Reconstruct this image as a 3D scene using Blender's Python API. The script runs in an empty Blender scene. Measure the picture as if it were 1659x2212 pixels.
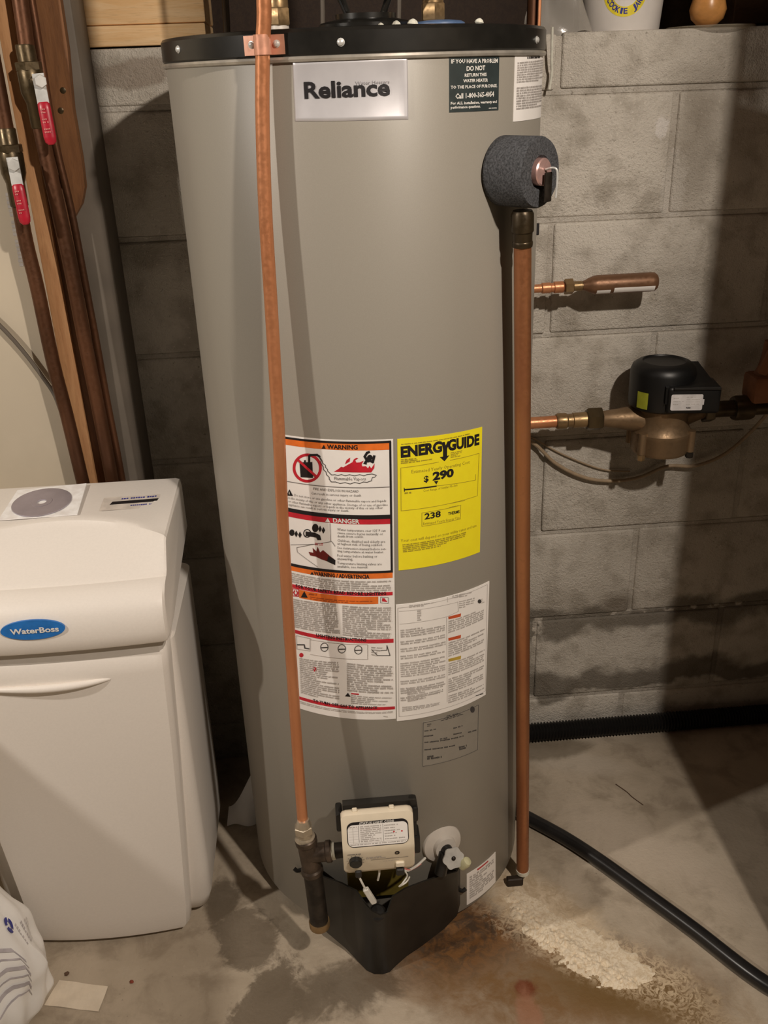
import bpy, bmesh, math, random
from mathutils import Vector, Matrix
random.seed(7)
S = bpy.context.scene
COL = S.collection
# ---------------------------------------------------------------- camera, world, lights, exposure
def camera():
    f, p, r, y, D, H = 2009.88, 0.438586, -0.036026, 0.0687, 1.65134, 1.34981
    cp, sp, cy, sy, cr, sr = math.cos(p), math.sin(p), math.cos(y), math.sin(y), math.cos(r), math.sin(r)
    fw = Vector((sy*cp, cy*cp, -sp)); ri = Vector((cy, -sy, 0)); up = ri.cross(fw)
    r2 = cr*ri + sr*up; u2 = -sr*ri + cr*up
    m = Matrix.Identity(4)
    for i in range(3):
        m[i][0], m[i][1], m[i][2] = r2[i], u2[i], -fw[i]
    m.translation = Vector((0, -D, H))
    c = bpy.data.cameras.new('camera'); o = bpy.data.objects.new('camera', c); COL.objects.link(o)
    c.sensor_fit = 'VERTICAL'; c.sensor_height = 36.0; c.lens = f/2212*36; c.clip_start = .02
    o.matrix_world = m; S.camera = o
camera()
w = bpy.data.worlds.new('basement_air'); S.world = w; w.use_nodes = True
w.node_tree.nodes['Background'].inputs[0].default_value = (1, .82, .62, 1)
w.node_tree.nodes['Background'].inputs[1].default_value = .012
def lamp(name, loc, watts, col, rad):
    l = bpy.data.lights.new(name, 'POINT'); l.energy = watts; l.color = col; l.shadow_soft_size = rad
    o = bpy.data.objects.new(name, l); COL.objects.link(o); o.location = loc
lamp('bare_bulb', (.70, -1.74, 2.12), 98, (1, .885, .765), .03)
lamp('bare_bulb.001', (-1.50, -1.15, 1.90), 60, (1, .91, .805), .03)
S.view_settings.view_transform = 'Standard'; S.view_settings.look = 'None'
S.view_settings.exposure = 0.0; S.view_settings.gamma = 1.0; S.view_settings.use_curve_mapping = False

# ---------------------------------------------------------------- material helpers
class NT:
    def __init__(s, name):
        m = bpy.data.materials.new(name); m.use_nodes = True; s.m = m; s.t = m.node_tree
        s.b = s.t.nodes['Principled BSDF']; s._pos = None
    def n(s, kind, **kw):
        x = s.t.nodes.new(kind)
        for k, v in kw.items(): setattr(x, k, v)
        return x
    def l(s, a, b): s.t.links.new(a, b)
    def set(s, sock, v):
        if hasattr(v, 'default_value') or hasattr(v, 'is_linked'): s.l(v, sock)
        elif isinstance(v, (tuple, list)) and len(v) == 3 and sock.type == 'RGBA': sock.default_value = (*v, 1)
        else: sock.default_value = v
    def pos(s):
        if not s._pos: s._pos = s.n('ShaderNodeNewGeometry').outputs['Position']
        return s._pos
    def scaled(s, v, sc):
        x = s.n('ShaderNodeVectorMath', operation='MULTIPLY'); s.set(x.inputs[0], v); x.inputs[1].default_value = sc
        return x.outputs[0]
    def noise(s, scale, detail=4, vec=None, rough=.55, dist=0):
        x = s.n('ShaderNodeTexNoise'); x.inputs['Scale'].default_value = scale; x.inputs['Detail'].default_value = detail
        x.inputs['Roughness'].default_value = rough; x.inputs['Distortion'].default_value = dist
        s.l(vec if vec is not None else s.pos(), x.inputs['Vector']); return x.outputs['Fac']
    def voro(s, scale, vec=None):
        x = s.n('ShaderNodeTexVoronoi'); x.inputs['Scale'].default_value = scale
        s.l(vec if vec is not None else s.pos(), x.inputs['Vector']); return x.outputs['Distance']
    def m2(s, op, a, b=0.0, clamp=False):
        x = s.n('ShaderNodeMath', operation=op, use_clamp=clamp); s.set(x.inputs[0], a); s.set(x.inputs[1], b); return x.outputs[0]
    def rng(s, v, a, b, c=0., d=1., smooth=True):
        x = s.n('ShaderNodeMapRange'); x.interpolation_type = 'SMOOTHSTEP' if smooth else 'LINEAR'
        s.set(x.inputs[0], v)
        for i, q in enumerate((a, b, c, d)): x.inputs[i+1].default_value = q
        return x.outputs[0]
    def mix(s, f, a, b, mode='MIX'):
        x = s.n('ShaderNodeMix', data_type='RGBA', blend_type=mode); s.set(x.inputs[0], f); s.set(x.inputs[6], a); s.set(x.inputs[7], b)
        return x.outputs[2]
    def bump(s, h, st=.3, d=.002):
        x = s.n('ShaderNodeBump'); x.inputs['Strength'].default_value = st; x.inputs['Distance'].default_value = d
        s.set(x.inputs['Height'], h); s.l(x.outputs[0], s.b.inputs['Normal'])
    def blob(s, cx, cy, rx, ry, rot=0., soft=.25, nz=None, amp=.35):
        sub = s.n('ShaderNodeVectorMath', operation='SUBTRACT'); s.l(s.pos(), sub.inputs[0]); sub.inputs[1].default_value = (cx, cy, 0)
        mp = s.n('ShaderNodeVectorRotate', rotation_type='Z_AXIS'); s.l(sub.outputs[0], mp.inputs[0]); mp.inputs['Angle'].default_value = -math.radians(rot)
        ml = s.scaled(mp.outputs[0], (1/rx, 1/ry, 0)); ln = s.n('ShaderNodeVectorMath', operation='LENGTH'); s.l(ml, ln.inputs[0])
        d = ln.outputs['Value']
        if nz is not None: d = s.m2('ADD', d, s.m2('MULTIPLY', s.m2('SUBTRACT', nz, .5), amp*4))
        return s.rng(d, 1-soft, 1+soft, 1, 0)
    def fin(s, col=None, rough=.5, metal=0., **kw):
        if col is not None: s.set(s.b.inputs['Base Color'], col)
        s.set(s.b.inputs['Roughness'], rough); s.b.inputs['Metallic'].default_value = metal
        for k, v in kw.items(): s.set(s.b.inputs[k], v)
        return s.m
def plain(name, col, rough=.5, metal=0., nv=.12, ns=60., bs=0., bd=.0006, **kw):
    t = NT(name); a = t.noise(ns, 4)
    c = t.mix(t.rng(a, .3, .7), tuple(q*(1-nv) for q in col), tuple(min(1, q*(1+nv)) for q in col))
    if bs: t.bump(a, bs, bd)
    return t.fin(c, rough, metal, **kw)
M = {}
M['tank'] = plain('tank_enamel', (.310, .286, .244), .42, 0, .03, 900, .06, .0002)
M['cap'] = plain('cap_black', (.014, .013, .011), .30, 0, .2, 40)
M['seam'] = plain('seam_metal', (.42, .39, .34), .3, .4)
M['steel'] = plain('zinc_steel', (.66, .66, .64), .38, .35)
M['foil'] = plain('brushed_foil', (.66, .65, .68), .42, .35, .05, 30)
M['black'] = plain('black_ink', (.012, .010, .012), .5)
M['white'] = plain('white_ink', (.80, .78, .74), .5, 0, .02)
M['paper'] = plain('label_white', (.96, .93, .90), .45, 0, .03, 20)
M['gray'] = plain('gray_ink', (.20, .185, .18), .6); M['print'] = plain('fine_print_ink', (.50, .465, .44), .6); M['ink'] = plain('dark_print_ink', (.055, .05, .05), .6)
M['redbar'] = plain('red_bar_ink', (.60, .018, .035), .45); M['red'] = plain('red_ink', (.60, .018, .035), .45); M['darkred'] = plain('dark_red_ink', (.16, .012, .010), .5); M['rust'] = plain('rust_ink', (.42, .09, .02), .5)
M['orange'] = plain('orange_ink', (.86, .19, .025), .45); M['orange2'] = plain('orange_red_ink', (.62, .10, .03), .45); M['mustard'] = plain('mustard_ink', (.55, .38, .06), .5)
M['yellow'] = plain('label_yellow', (1.0, .86, .02), .42, 0, .02); M['olive'] = plain('olive_ink', (.40, .32, .03), .5)
M['notice'] = plain('notice_green', (.035, .047, .048), .4); M['plate'] = plain('rating_plate_film', (.30, .275, .235), .32, 0, .03)
M['foam'] = plain('foam_rubber', (.062, .064, .070), .95, 0, .5, 420, .6, .0015)
M['plastic'] = plain('black_plastic', (.014, .013, .012), .38, 0, .2, 40)
M['dullplastic'] = plain('shroud_plastic', (.016, .014, .011), .42, 0, .25, 25)
M['cream'] = plain('cream_plastic', (.86, .765, .60), .4, 0, .02)
M['bulbwhite'] = plain('drain_white', (.66, .61, .55), .42, 0, .03); M['tip'] = plain('drain_tip', (.62, .60, .38), .5)
M['wirewhite'] = plain('white_wire', (.70, .68, .62), .4); M['wirepink'] = plain('pink_wire', (.62, .22, .20), .45); M['yellowdark'] = plain('dusty_yellow', (.16, .12, .02), .6)
def copper(name, a, b, rough=.34, metal=.8, spots=.35):
    t = NT(name); n1 = t.noise(14, 5, t.scaled(t.pos(), (1, 1, .35))); n2 = t.noise(160, 3)
    c = t.mix(t.rng(n1, .35, .65), a, b); c = t.mix(t.m2('MULTIPLY', t.rng(n2, .62, .75), spots), c, tuple(q*.4 for q in a)); return t.fin(c, t.rng(n2, .3, .7, rough-.06, rough+.12), metal)
M['copper'] = copper('new_copper', (.56, .225, .10), (.66, .29, .14), .36, .5, .0)
M['copperwarm'] = copper('drain_copper', (.36, .145, .066), (.46, .20, .085), .38, .65, .2)
M['copperold'] = copper('old_copper', (.085, .036, .017), (.155, .066, .032), .42, .6)
M['coppercan'] = copper('arrestor_copper', (.20, .105, .058), (.25, .132, .072), .38, .5, .1)
M['brass'] = copper('brass', (.30, .20, .10), (.42, .28, .14), .36, .7)
M['bronze'] = copper('cast_bronze', (.22, .145, .08), (.28, .19, .11), .45, .6)
M['brassold'] = copper('old_brass', (.04, .028, .015), (.10, .07, .034), .34, .6)
M['iron'] = plain('black_iron', (.035, .028, .022), .45, .5, .4, 60, .2); M['ironlight'] = plain('cast_tee_iron', (.085, .062, .046), .36, .55, .4, 40); M['ghost'] = plain('faint_grey_ink', (.36, .35, .37), .5); M['nickel'] = plain('nickel_plate', (.50, .43, .33), .3, .6); M['cast'] = plain('dark_cast', (.03, .02, .013), .6, .3, .3, 30)
M['bracket'] = copper('bracket_copper', (.74, .36, .24), (.80, .44, .32), .38, .4, .0)
M['redgrip'] = plain('red_grip', (.42, .012, .03), .35)
M['softener'] = plain('softener_plastic', (.86, .81, .755), .42, 0, .015, 300); M['softband'] = plain('softener_band', (.55, .51, .465), .45, 0, .02)
M['blue'] = plain('badge_blue', (.015, .17, .55), .35); M['navy'] = plain('navy_ink', (.03, .035, .28), .45); M['lilac'] = plain('lilac_print_folds', (.50, .47, .50), .5); M['palestick'] = plain('pale_sticker', (.66, .60, .54), .35)
M['disc'] = plain('disc_silver', (.42, .38, .44), .25, .55, .15, 12); M['sleeve'] = plain('paper_sleeve', (.95, .92, .90), .5)
M['bag'] = plain('salt_bag_film', (.94, .93, .91), .34, 0, .04, 12, .35, .004)
M['tub'] = plain('tub_white', (.74, .70, .66), .35, 0, .02); M['tubyellow'] = plain('tub_yellow', (.80, .66, .04), .4)
M['hose'] = plain('black_hose', (.016, .015, .015), .28, 0, .2, 30); M['corr'] = plain('corrugated_black', (.012, .011, .010), .5)
M['pumpblack'] = plain('pump_black', (.006, .006, .006), .42); M['pumplabel'] = plain('pump_label', (.72, .70, .70), .45); M['limelabel'] = plain('lime_label', (.34, .36, .03), .5)
M['drywall'] = plain('drywall_paint', (.56, .49, .38), .8, 0, .05, 6); M['strip'] = plain('grey_foam_strip', (.135, .112, .088), .7, 0, .12, 12, .3)
M['card'] = plain('paper_card', (.82, .72, .58), .7, 0, .06, 30); M['crumb'] = plain('dirt_crumb', (.12, .07, .045), .9); M['crumbred'] = plain('red_crumb', (.26, .06, .035), .9)
M['glaze'] = plain('orange_glaze', (.70, .33, .10), .3); M['pinkmetal'] = plain('valve_tag', (.78, .50, .46), .3, .6)
M['blueplug'] = plain('blue_plastic', (.10, .17, .32), .45); M['chalk'] = plain('white_scale', (.68, .67, .58), .85, 0, .1, 80, .5)
M['cable'] = plain('tan_cable', (.34, .25, .16), .5); M['brick'] = plain('clay_brown', (.24, .095, .04), .7, 0, .3, 20)
def glassy(name, col, alpha, rough):
    t = NT(name); n = t.noise(25, 4); t.bump(n, .5, .004); m = t.fin(col, rough); t.b.inputs['Alpha'].default_value = alpha; return m
M['film'] = glassy('clear_film', (.62, .58, .52), .30, .2); M['glass'] = glassy('thick_glass', (.70, .62, .48), .35, .12)
def wood(name, a, b, ax=(1, 1, 12), knots=False):
    t = NT(name); v = t.scaled(t.pos(), ax); n = t.noise(6, 6, v, .6, 1.2); n2 = t.noise(40, 4, v)
    c = t.mix(t.rng(n, .3, .7), a, b); c = t.mix(t.m2('MULTIPLY', t.rng(n2, .5, .8), .4), c, tuple(q*.55 for q in a)); t.bump(n2, .25, .001); return t.fin(c, .62)
M['pine'] = wood('pine_lumber', (.84, .53, .25), (.93, .66, .38), (1.2, 6, 14)); M['pinev'] = wood('pine_upright', (.50, .25, .11), (.62, .34, .16), (12, 12, 1.2)); M['plank'] = wood('stained_plank', (.14, .055, .017), (.21, .088, .029), (10, 10, 1.4)); M['joist'] = wood('dark_joist', (.045, .02, .009), (.07, .035, .015), (12, 1.5, 12))
def block_mat(name, mortar=False):
    t = NT(name); big = t.noise(2.3, 5); mid = t.noise(16, 5); fine = t.noise(170, 5, None, .65); grit = t.noise(420, 3)
    a, b = ((.52, .475, .41), (.74, .69, .61)) if not mortar else ((.50, .46, .40), (.62, .575, .51))
    c = t.mix(t.rng(big, .3, .7), a, b)
    c = t.mix(t.m2('MULTIPLY', t.rng(mid, .44, .68), .6), c, (.31, .27, .215))
    c = t.mix(t.m2('MULTIPLY', t.rng(fine, .58, .72), .7), c, (.84, .78, .69))
    c = t.mix(t.m2('MULTIPLY', t.rng(fine, .26, .40, 1, 0), .75), c, (.15, .12, .085))
    sp = t.n('ShaderNodeSeparateXYZ'); t.l(t.pos(), sp.inputs[0]); z = sp.outputs[2]; x = sp.outputs[0]
    zz = t.m2('ADD', z, t.m2('MULTIPLY', t.m2('SUBTRACT', t.noise(7, 4), .5), .16))
    xr = t.rng(x, .36, .40)
    damp = t.m2('MAXIMUM', t.m2('MULTIPLY', t.rng(zz, .245, .275), t.rng(zz, .305, .33, 1, 0)), t.m2('MULTIPLY', t.rng(zz, .10, .115), t.rng(zz, .145, .175, 1, 0)))
    c = t.mix(t.m2('MULTIPLY', t.m2('MULTIPLY', damp, xr), .75), c, (.105, .085, .058))
    def bx(cx, cz, rx, rz, amp, n_, soft=.3):
        dx = t.m2('MULTIPLY', t.m2('SUBTRACT', x, cx), 1/rx); dz = t.m2('MULTIPLY', t.m2('SUBTRACT', z, cz), 1/rz)
        d = t.m2('ADD', t.m2('SQRT', t.m2('ADD', t.m2('MULTIPLY', dx, dx), t.m2('MULTIPLY', dz, dz))), t.m2('MULTIPLY', t.m2('SUBTRACT', n_, .5), amp*4)); return t.rng(d, 1-soft, 1+soft, 1, 0)
    nb = t.noise(75, 4, None, .6)
    c = t.mix(t.m2('MULTIPLY', bx(.665, 1.22, .035, .085, .35, mid, .5), .45), c, (.24, .20, .15))
    c = t.mix(t.m2('MULTIPLY', bx(.66, 1.33, .05, .02, .3, mid, .5), .3), c, (.26, .22, .17))
    c = t.mix(t.m2('MULTIPLY', bx(.606, 1.255, .012, .016, .5, nb, .2), .8), c, (.80, .76, .72))
    c = t.mix(t.m2('MULTIPLY', bx(.637, 1.160, .020, .060, .45, nb, .25), .5), c, (.70, .66, .60))
    c = t.mix(t.m2('MULTIPLY', bx(.762, 1.18, .010, .022, .4, nb, .25), .5), c, (.66, .62, .56))
    c = t.mix(t.m2('MULTIPLY', bx(.60, .325, .035, .022, .4, mid, .4), .6), c, (.16, .125, .085))
    c = t.mix(t.m2('MULTIPLY', bx(-.265, 1.365, .06, .022, .55, mid, .2), .65), c, (.26, .20, .15))
    ef = t.m2('MULTIPLY', t.rng(t.noise(38, 5), .52, .62), t.m2('MAXIMUM', t.m2('MULTIPLY', t.rng(z, .20, .24), t.m2('MULTIPLY', t.rng(z, .305, .31, 1, 0), t.m2('MULTIPLY', t.rng(x, .40, .405), t.rng(x, .43, .45, 1, 0)))), t.m2('MULTIPLY', t.rng(z, .293, .297), t.rng(z, .303, .307, 1, 0))))
    c = t.mix(t.m2('MULTIPLY', ef, .8), c, (.68, .62, .54))
    t.bump(t.m2('ADD', t.m2('ADD', fine, t.m2('MULTIPLY', mid, 1.2)), t.m2('MULTIPLY', grit, .5)), .9, .004)
    return t.fin(c, .92)
M['block'] = block_mat('block_face'); M['mortar'] = block_mat('block_mortar', True)
def floor_mat():
    t = NT('concrete_floor'); big = t.noise(3.2, 6, None, .6, .6); mid = t.noise(14, 6, None, .6, .4); fine = t.noise(140, 5); wor = t.noise(60, 6, None, .7, 2.2)
    c = t.mix(t.rng(big, .3, .7), (.38, .315, .235), (.56, .475, .37))
    c = t.mix(t.m2('MULTIPLY', t.rng(mid, .46, .68), .5), c, (.23, .18, .125)); c = t.mix(t.m2('MULTIPLY', t.rng(mid, .28, .42, 1, 0), .35), c, (.55, .48, .38))
    c = t.mix(t.m2('MULTIPLY', t.rng(fine, .66, .76), .35), c, (.62, .53, .42))
    c = t.mix(t.m2('MULTIPLY', t.rng(fine, .26, .34, 1, 0), .4), c, (.10, .08, .06))
    nz = t.noise(9, 7, None, .68, .8); nf = t.noise(42, 6, None, .66, .8); nm_ = t.m2('ADD', t.m2('MULTIPLY', nz, .6), t.m2('MULTIPLY', nf, .4))
    def over(c, mask, col, k): return t.mix(t.m2('MULTIPLY', mask, k), c, col)
    rust = t.blob(.30, -.62, .26, .10, -12, .35, nz, .30); c = over(c, t.m2('MULTIPLY', rust, t.rng(nm_, .34, .62, .45, 1)), (.20, .098, .026), .9)
    ru2 = t.blob(.18, -.512, .135, .078, 15, .6, nm_, .5); c = over(c, ru2, t.mix(t.rng(nf, .38, .62), (.17, .068, .012), (.055, .025, .008)), .93)
    ru4 = t.blob(.44, -.665, .14, .055, -20, .5, nm_, .5); c = over(c, ru4, (.17, .098, .028), .8)
    crm = t.blob(.325, -.462, .125, .055, -42, .45, nm_, .4); c = over(c, crm, t.mix(t.rng(nf, .35, .65), (.52, .40, .26), (.78, .65, .48)), .9)
    crk = t.blob(.40, -.575, .18, .05, -38, .5, nm_, .5); c = over(c, t.m2('MULTIPLY', crk, t.rng(wor, .42, .56)), (.72, .58, .40), .85)
    ru3 = t.blob(.272, -.632, .019, .015, 0, .35, nf, .5); c = over(c, ru3, (.16, .035, .008), .9)
    ru5 = t.blob(.268, -.695, .019, .06, 0, .35, nf, .3); c = over(c, ru5, (.36, .17, .10), .7)
    pal = t.blob(.56, -.36, .17, .06, -45, .5, nz, .25); c = over(c, pal, (.60, .51, .41), .55)
    pa2 = t.blob(.49, -.10, .11, .035, -20, .4, nz, .35); c = over(c, pa2, (.60, .53, .44), .5)
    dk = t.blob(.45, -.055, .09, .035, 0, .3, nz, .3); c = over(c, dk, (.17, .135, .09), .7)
    w1 = t.blob(-.19, -.48, .05, .075, 30, .2, nm_, .6); w2 = t.blob(-.15, -.63, .045, .11, -25, .15, nm_, .7); w3 = t.blob(-.03, -.60, .10, .05, 10, .4, nm_, .8); w4 = t.blob(-.235, -.40, .03, .05, 0, .25, nm_, .6); w5 = t.blob(.13, -.66, .14, .06, 5, .45, nm_, .7)
    wet = t.m2('MAXIMUM', t.m2('MAXIMUM', w1, w2), t.m2('MAXIMUM', w3, w4)); wet2 = t.m2('MULTIPLY', w5, .4)
    c = over(c, wet, (.105, .08, .054), .72)
    allw = t.m2('MAXIMUM', wet, t.m2('MAXIMUM', wet2, t.m2('MULTIPLY', rust, .4)))
    t.bump(t.m2('ADD', fine, t.m2('MULTIPLY', mid, 1.5)), .45, .002)
    return t.fin(c, t.rng(allw, 0, 1, .8, .32))
M['floor'] = floor_mat()
def crust_mat():
    t = NT('mineral_crust'); a = t.noise(90, 6, None, .7, 2.0); b = t.noise(25, 4)
    c = t.mix(t.rng(a, .35, .6), (.70, .56, .38), (.88, .77, .60)); c = t.mix(t.m2('MULTIPLY', t.rng(b, .55, .75), .3), c, (.45, .30, .15)); t.bump(a, .35, .003); return t.fin(c, .85)
M['crust'] = crust_mat()

# ---------------------------------------------------------------- mesh helpers
def link(name, me, mat, parent=None, kind=None, smooth=True, ang=35):
    if mat is not None:
        me.materials.clear(); me.materials.append(M[mat] if isinstance(mat, str) else mat)
    if smooth and len(me.polygons):
        me.polygons.foreach_set('use_smooth', [True]*len(me.polygons)); me.set_sharp_from_angle(angle=math.radians(ang))
    o = bpy.data.objects.new(name, me); COL.objects.link(o)
    if parent is not None:
        o.parent = parent; o.matrix_parent_inverse = PIN[parent.name]
    PIN[o.name] = Matrix.Identity(4)
    if kind: o['kind'] = kind
    return o
PIN = {}
def thing(name, label, cat, loc, group=None):
    o = bpy.data.objects.new(name, None); COL.objects.link(o); o.location = loc; o.empty_display_size = .05
    o['label'] = label; o['category'] = cat
    if group: o['group'] = group
    PIN[o.name] = Matrix.Translation(-Vector(loc)); return o
def tag(o, label, cat, group=None):
    o['label'] = label; o['category'] = cat
    if group: o['group'] = group
    return o
def V(*a): return Vector(a)
class MB:
    def __init__(s): s.v = []; s.f = []
    def add(s, vs, fs):
        k = len(s.v); s.v += [tuple(q) for q in vs]; s.f += [tuple(i+k for i in f) for f in fs]; return s
    def bm(s, b):
        b.verts.ensure_lookup_table(); b.verts.index_update()
        s.add([v.co[:] for v in b.verts], [[v.index for v in f.verts] for f in b.faces]); b.free(); return s
    def box(s, c, d, bev=0., seg=2, rot=None):
        b = bmesh.new(); bmesh.ops.create_cube(b, size=1)
        bmesh.ops.scale(b, vec=d, verts=b.verts)
        if bev: bmesh.ops.bevel(b, geom=b.edges[:], offset=bev, segments=seg, profile=.5, affect='EDGES')
        if rot is not None: bmesh.ops.rotate(b, matrix=rot, verts=b.verts)
        bmesh.ops.translate(b, vec=c, verts=b.verts); return s.bm(b)
    def prof(s, pts, n=32, o=(0, 0, 0), ax=(0, 0, 1), cap=True, a0=0., a1=2*math.pi):
        """lathe of (radius, height) points about axis ax through o"""
        ax = Vector(ax).normalized(); t = V(1, 0, 0) if abs(ax.x) < .8 else V(0, 1, 0); u = ax.cross(t).normalized(); w = ax.cross(u); o = Vector(o)
        full = abs(a1-a0-2*math.pi) < 1e-6; m = n if full else n+1; vs = []; fs = []
        for r, h in pts:
            for k in range(m):
                a = a0+(a1-a0)*k/n; vs.append(o+ax*h+u*(r*math.cos(a))+w*(r*math.sin(a)))
        for i in range(len(pts)-1):
            for k in range(n):
                k2 = (k+1) % m; fs.append((i*m+k, i*m+k2, (i+1)*m+k2, (i+1)*m+k))
        if cap and full:
            if pts[0][0] > 1e-6: fs.append(tuple(range(m))[::-1])
            if pts[-1][0] > 1e-6: fs.append(tuple(range((len(pts)-1)*m, len(pts)*m)))
        return s.add(vs, fs)
    def cyl(s, a, b, r, r2=None, n=20):
        a = Vector(a); b = Vector(b); L = (b-a).length; return s.prof([(r, 0), (r if r2 is None else r2, L)], n, a, b-a)
    def tube(s, pts, r, n=12, sub=8, closed=False):
        P = [Vector(p) for p in pts]; out = []
        if sub > 1:
            m = len(P)
            for i in range(m if closed else m-1):
                p0, p1, p2, p3 = (P[(i-1) % m], P[i], P[(i+1) % m], P[(i+2) % m]) if closed else (P[max(i-1, 0)], P[i], P[i+1], P[min(i+2, m-1)])
                for k in range(sub):
                    t = k/sub; out.append(.5*((2*p1)+(p2-p0)*t+(2*p0-5*p1+4*p2-p3)*t*t+(3*p1-p0-3*p2+p3)*t**3))
            if not closed: out.append(P[-1])
        else: out = P
        vs = []; fs = []; m = len(out); N = None
        for i, p in enumerate(out):
            t = ((out[(i+1) % m]-out[i-1]) if closed else (out[min(i+1, m-1)]-out[max(i-1, 0)])).normalized()
            if N is None: N = t.orthogonal().normalized()
            N = (N-t*N.dot(t)).normalized(); B = t.cross(N); rr = r(i/(m-1)) if callable(r) else r
            for k in range(n):
                a = 2*math.pi*k/n; vs.append(p+N*(rr*math.cos(a))+B*(rr*math.sin(a)))
        for i in range(m if closed else m-1):
            j = (i+1) % m
            for k in range(n): fs.append((i*n+k, i*n+(k+1) % n, j*n+(k+1) % n, j*n+k))
        if not closed: fs += [tuple(range(n))[::-1], tuple(range((m-1)*n, m*n))]
        return s.add(vs, fs)
    def ngon_prism(s, pts, ext):
        """pts: planar loop, ext: extrusion vector"""
        n = len(pts); e = Vector(ext); P = [Vector(p) for p in pts]
        return s.add(P+[p+e for p in P], [tuple(range(n))[::-1], tuple(range(n, 2*n))]+[(i, (i+1) % n, n+(i+1) % n, n+i) for i in range(n)])
    def grid(s, fn, nu, nv):
        vs = [fn(i/nu, j/nv) for j in range(nv+1) for i in range(nu+1)]
        return s.add(vs, [(j*(nu+1)+i, j*(nu+1)+i+1, (j+1)*(nu+1)+i+1, (j+1)*(nu+1)+i) for j in range(nv) for i in range(nu)])
    def mesh(s, name='mesh'):
        me = bpy.data.meshes.new(name); me.from_pydata(s.v, [], s.f); me.update()
        b = bmesh.new(); b.from_mesh(me); bmesh.ops.recalc_face_normals(b, faces=b.faces); b.to_mesh(me); b.free(); return me
    def build(s, name, mat, parent=None, kind=None, smooth=True, ang=35): return link(name, s.mesh(name), mat, parent, kind, smooth, ang)
def hexnut(mb, a, b, r): return mb.prof([(r*.92, 0), (r, .08*(Vector(b)-Vector(a)).length), (r, .92*(Vector(b)-Vector(a)).length), (r*.92, (Vector(b)-Vector(a)).length)], 6, a, Vector(b)-Vector(a))
# lettering: text turned into a flat bmesh inside the unit box (x 0..1, y 0..1 = cap height)
_tc = {}
def text_verts(s, bold):
    k = (s, bold)
    if k in _tc: return _tc[k]
    c = bpy.data.curves.new('t', 'FONT'); c.body = s; c.fill_mode = 'BOTH'; c.dimensions = '2D'; c.resolution_u = 3 if len(s) < 16 else 1
    c.offset = {0: 0, 1: .03, 2: .052}[int(bold)]
    o = bpy.data.objects.new('t', c); COL.objects.link(o); dg = bpy.context.evaluated_depsgraph_get()
    me = bpy.data.meshes.new_from_object(o.evaluated_get(dg)); bpy.data.objects.remove(o); bpy.data.curves.remove(c)
    vs = [v.co[:2] for v in me.vertices]; fs = [tuple(p.vertices) for p in me.polygons]; bpy.data.meshes.remove(me)
    x0 = min(v[0] for v in vs); x1 = max(v[0] for v in vs)
    vs = [((v[0]-x0)/(x1-x0), v[1]/.729) for v in vs]; _tc[k] = (vs, fs); return vs, fs
class Flat:
    """flat print in 2D (x, y), grouped by ink, later laid on a surface"""
    def __init__(s): s.ink = {}
    def get(s, c): return s.ink.setdefault(c, MB())
    def poly(s, c, pts): s.get(c).add([(p[0], p[1], 0) for p in pts], [tuple(range(len(pts)))])
    def text(s, c, t, a, b, h, bold=True):
        vs, fs = text_verts(t, bold); d = V(b[0]-a[0], b[1]-a[1]); n = V(0, 1)*h
        s.get(c).add([(a[0]+d.x*x, a[1]+d.y*x+h*y, 0) for x, y in vs], fs)
    def line(s, c, w, pts):
        for p, q in zip(pts, pts[1:]):
            d = V(q[0]-p[0], q[1]-p[1])
            if d.length < 1e-9: continue
            d.normalize(); n = V(-d.y, d.x)*(w/2); e = d*(w*.35)
            s.poly(c, [(p[0]-e.x+n.x, p[1]-e.y+n.y), (p[0]-e.x-n.x, p[1]-e.y-n.y), (q[0]+e.x-n.x, q[1]+e.y-n.y), (q[0]+e.x+n.x, q[1]+e.y+n.y)])
    def bars(s, c, quad, n, fill):
        tl, tr, bl, br = [V(*q) for q in quad]
        def P(u, v): return (tl*(1-u)+tr*u)*(1-v)+(bl*(1-u)+br*u)*v
        W = (tr-tl).length; H = (bl-tl).length/n; cw = max(.0011, H*.55)/W
        for i in range(n):
            u = 0.; end = 1 if random.random() < .7 else random.uniform(.45, .9)
            while u < end-cw*.8:
                k = random.randint(2, 8)
                for _ in range(k):
                    if u > end-cw*.8: break
                    a, b = (i+.5-fill/2*random.uniform(.75, 1.1))/n, (i+.5+fill/2*random.uniform(.75, 1.1))/n
                    s.poly(c, [P(u, a), P(u+cw*.78, a), P(u+cw*.78, b), P(u, b)]); u += cw
                u += cw*.8
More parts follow.
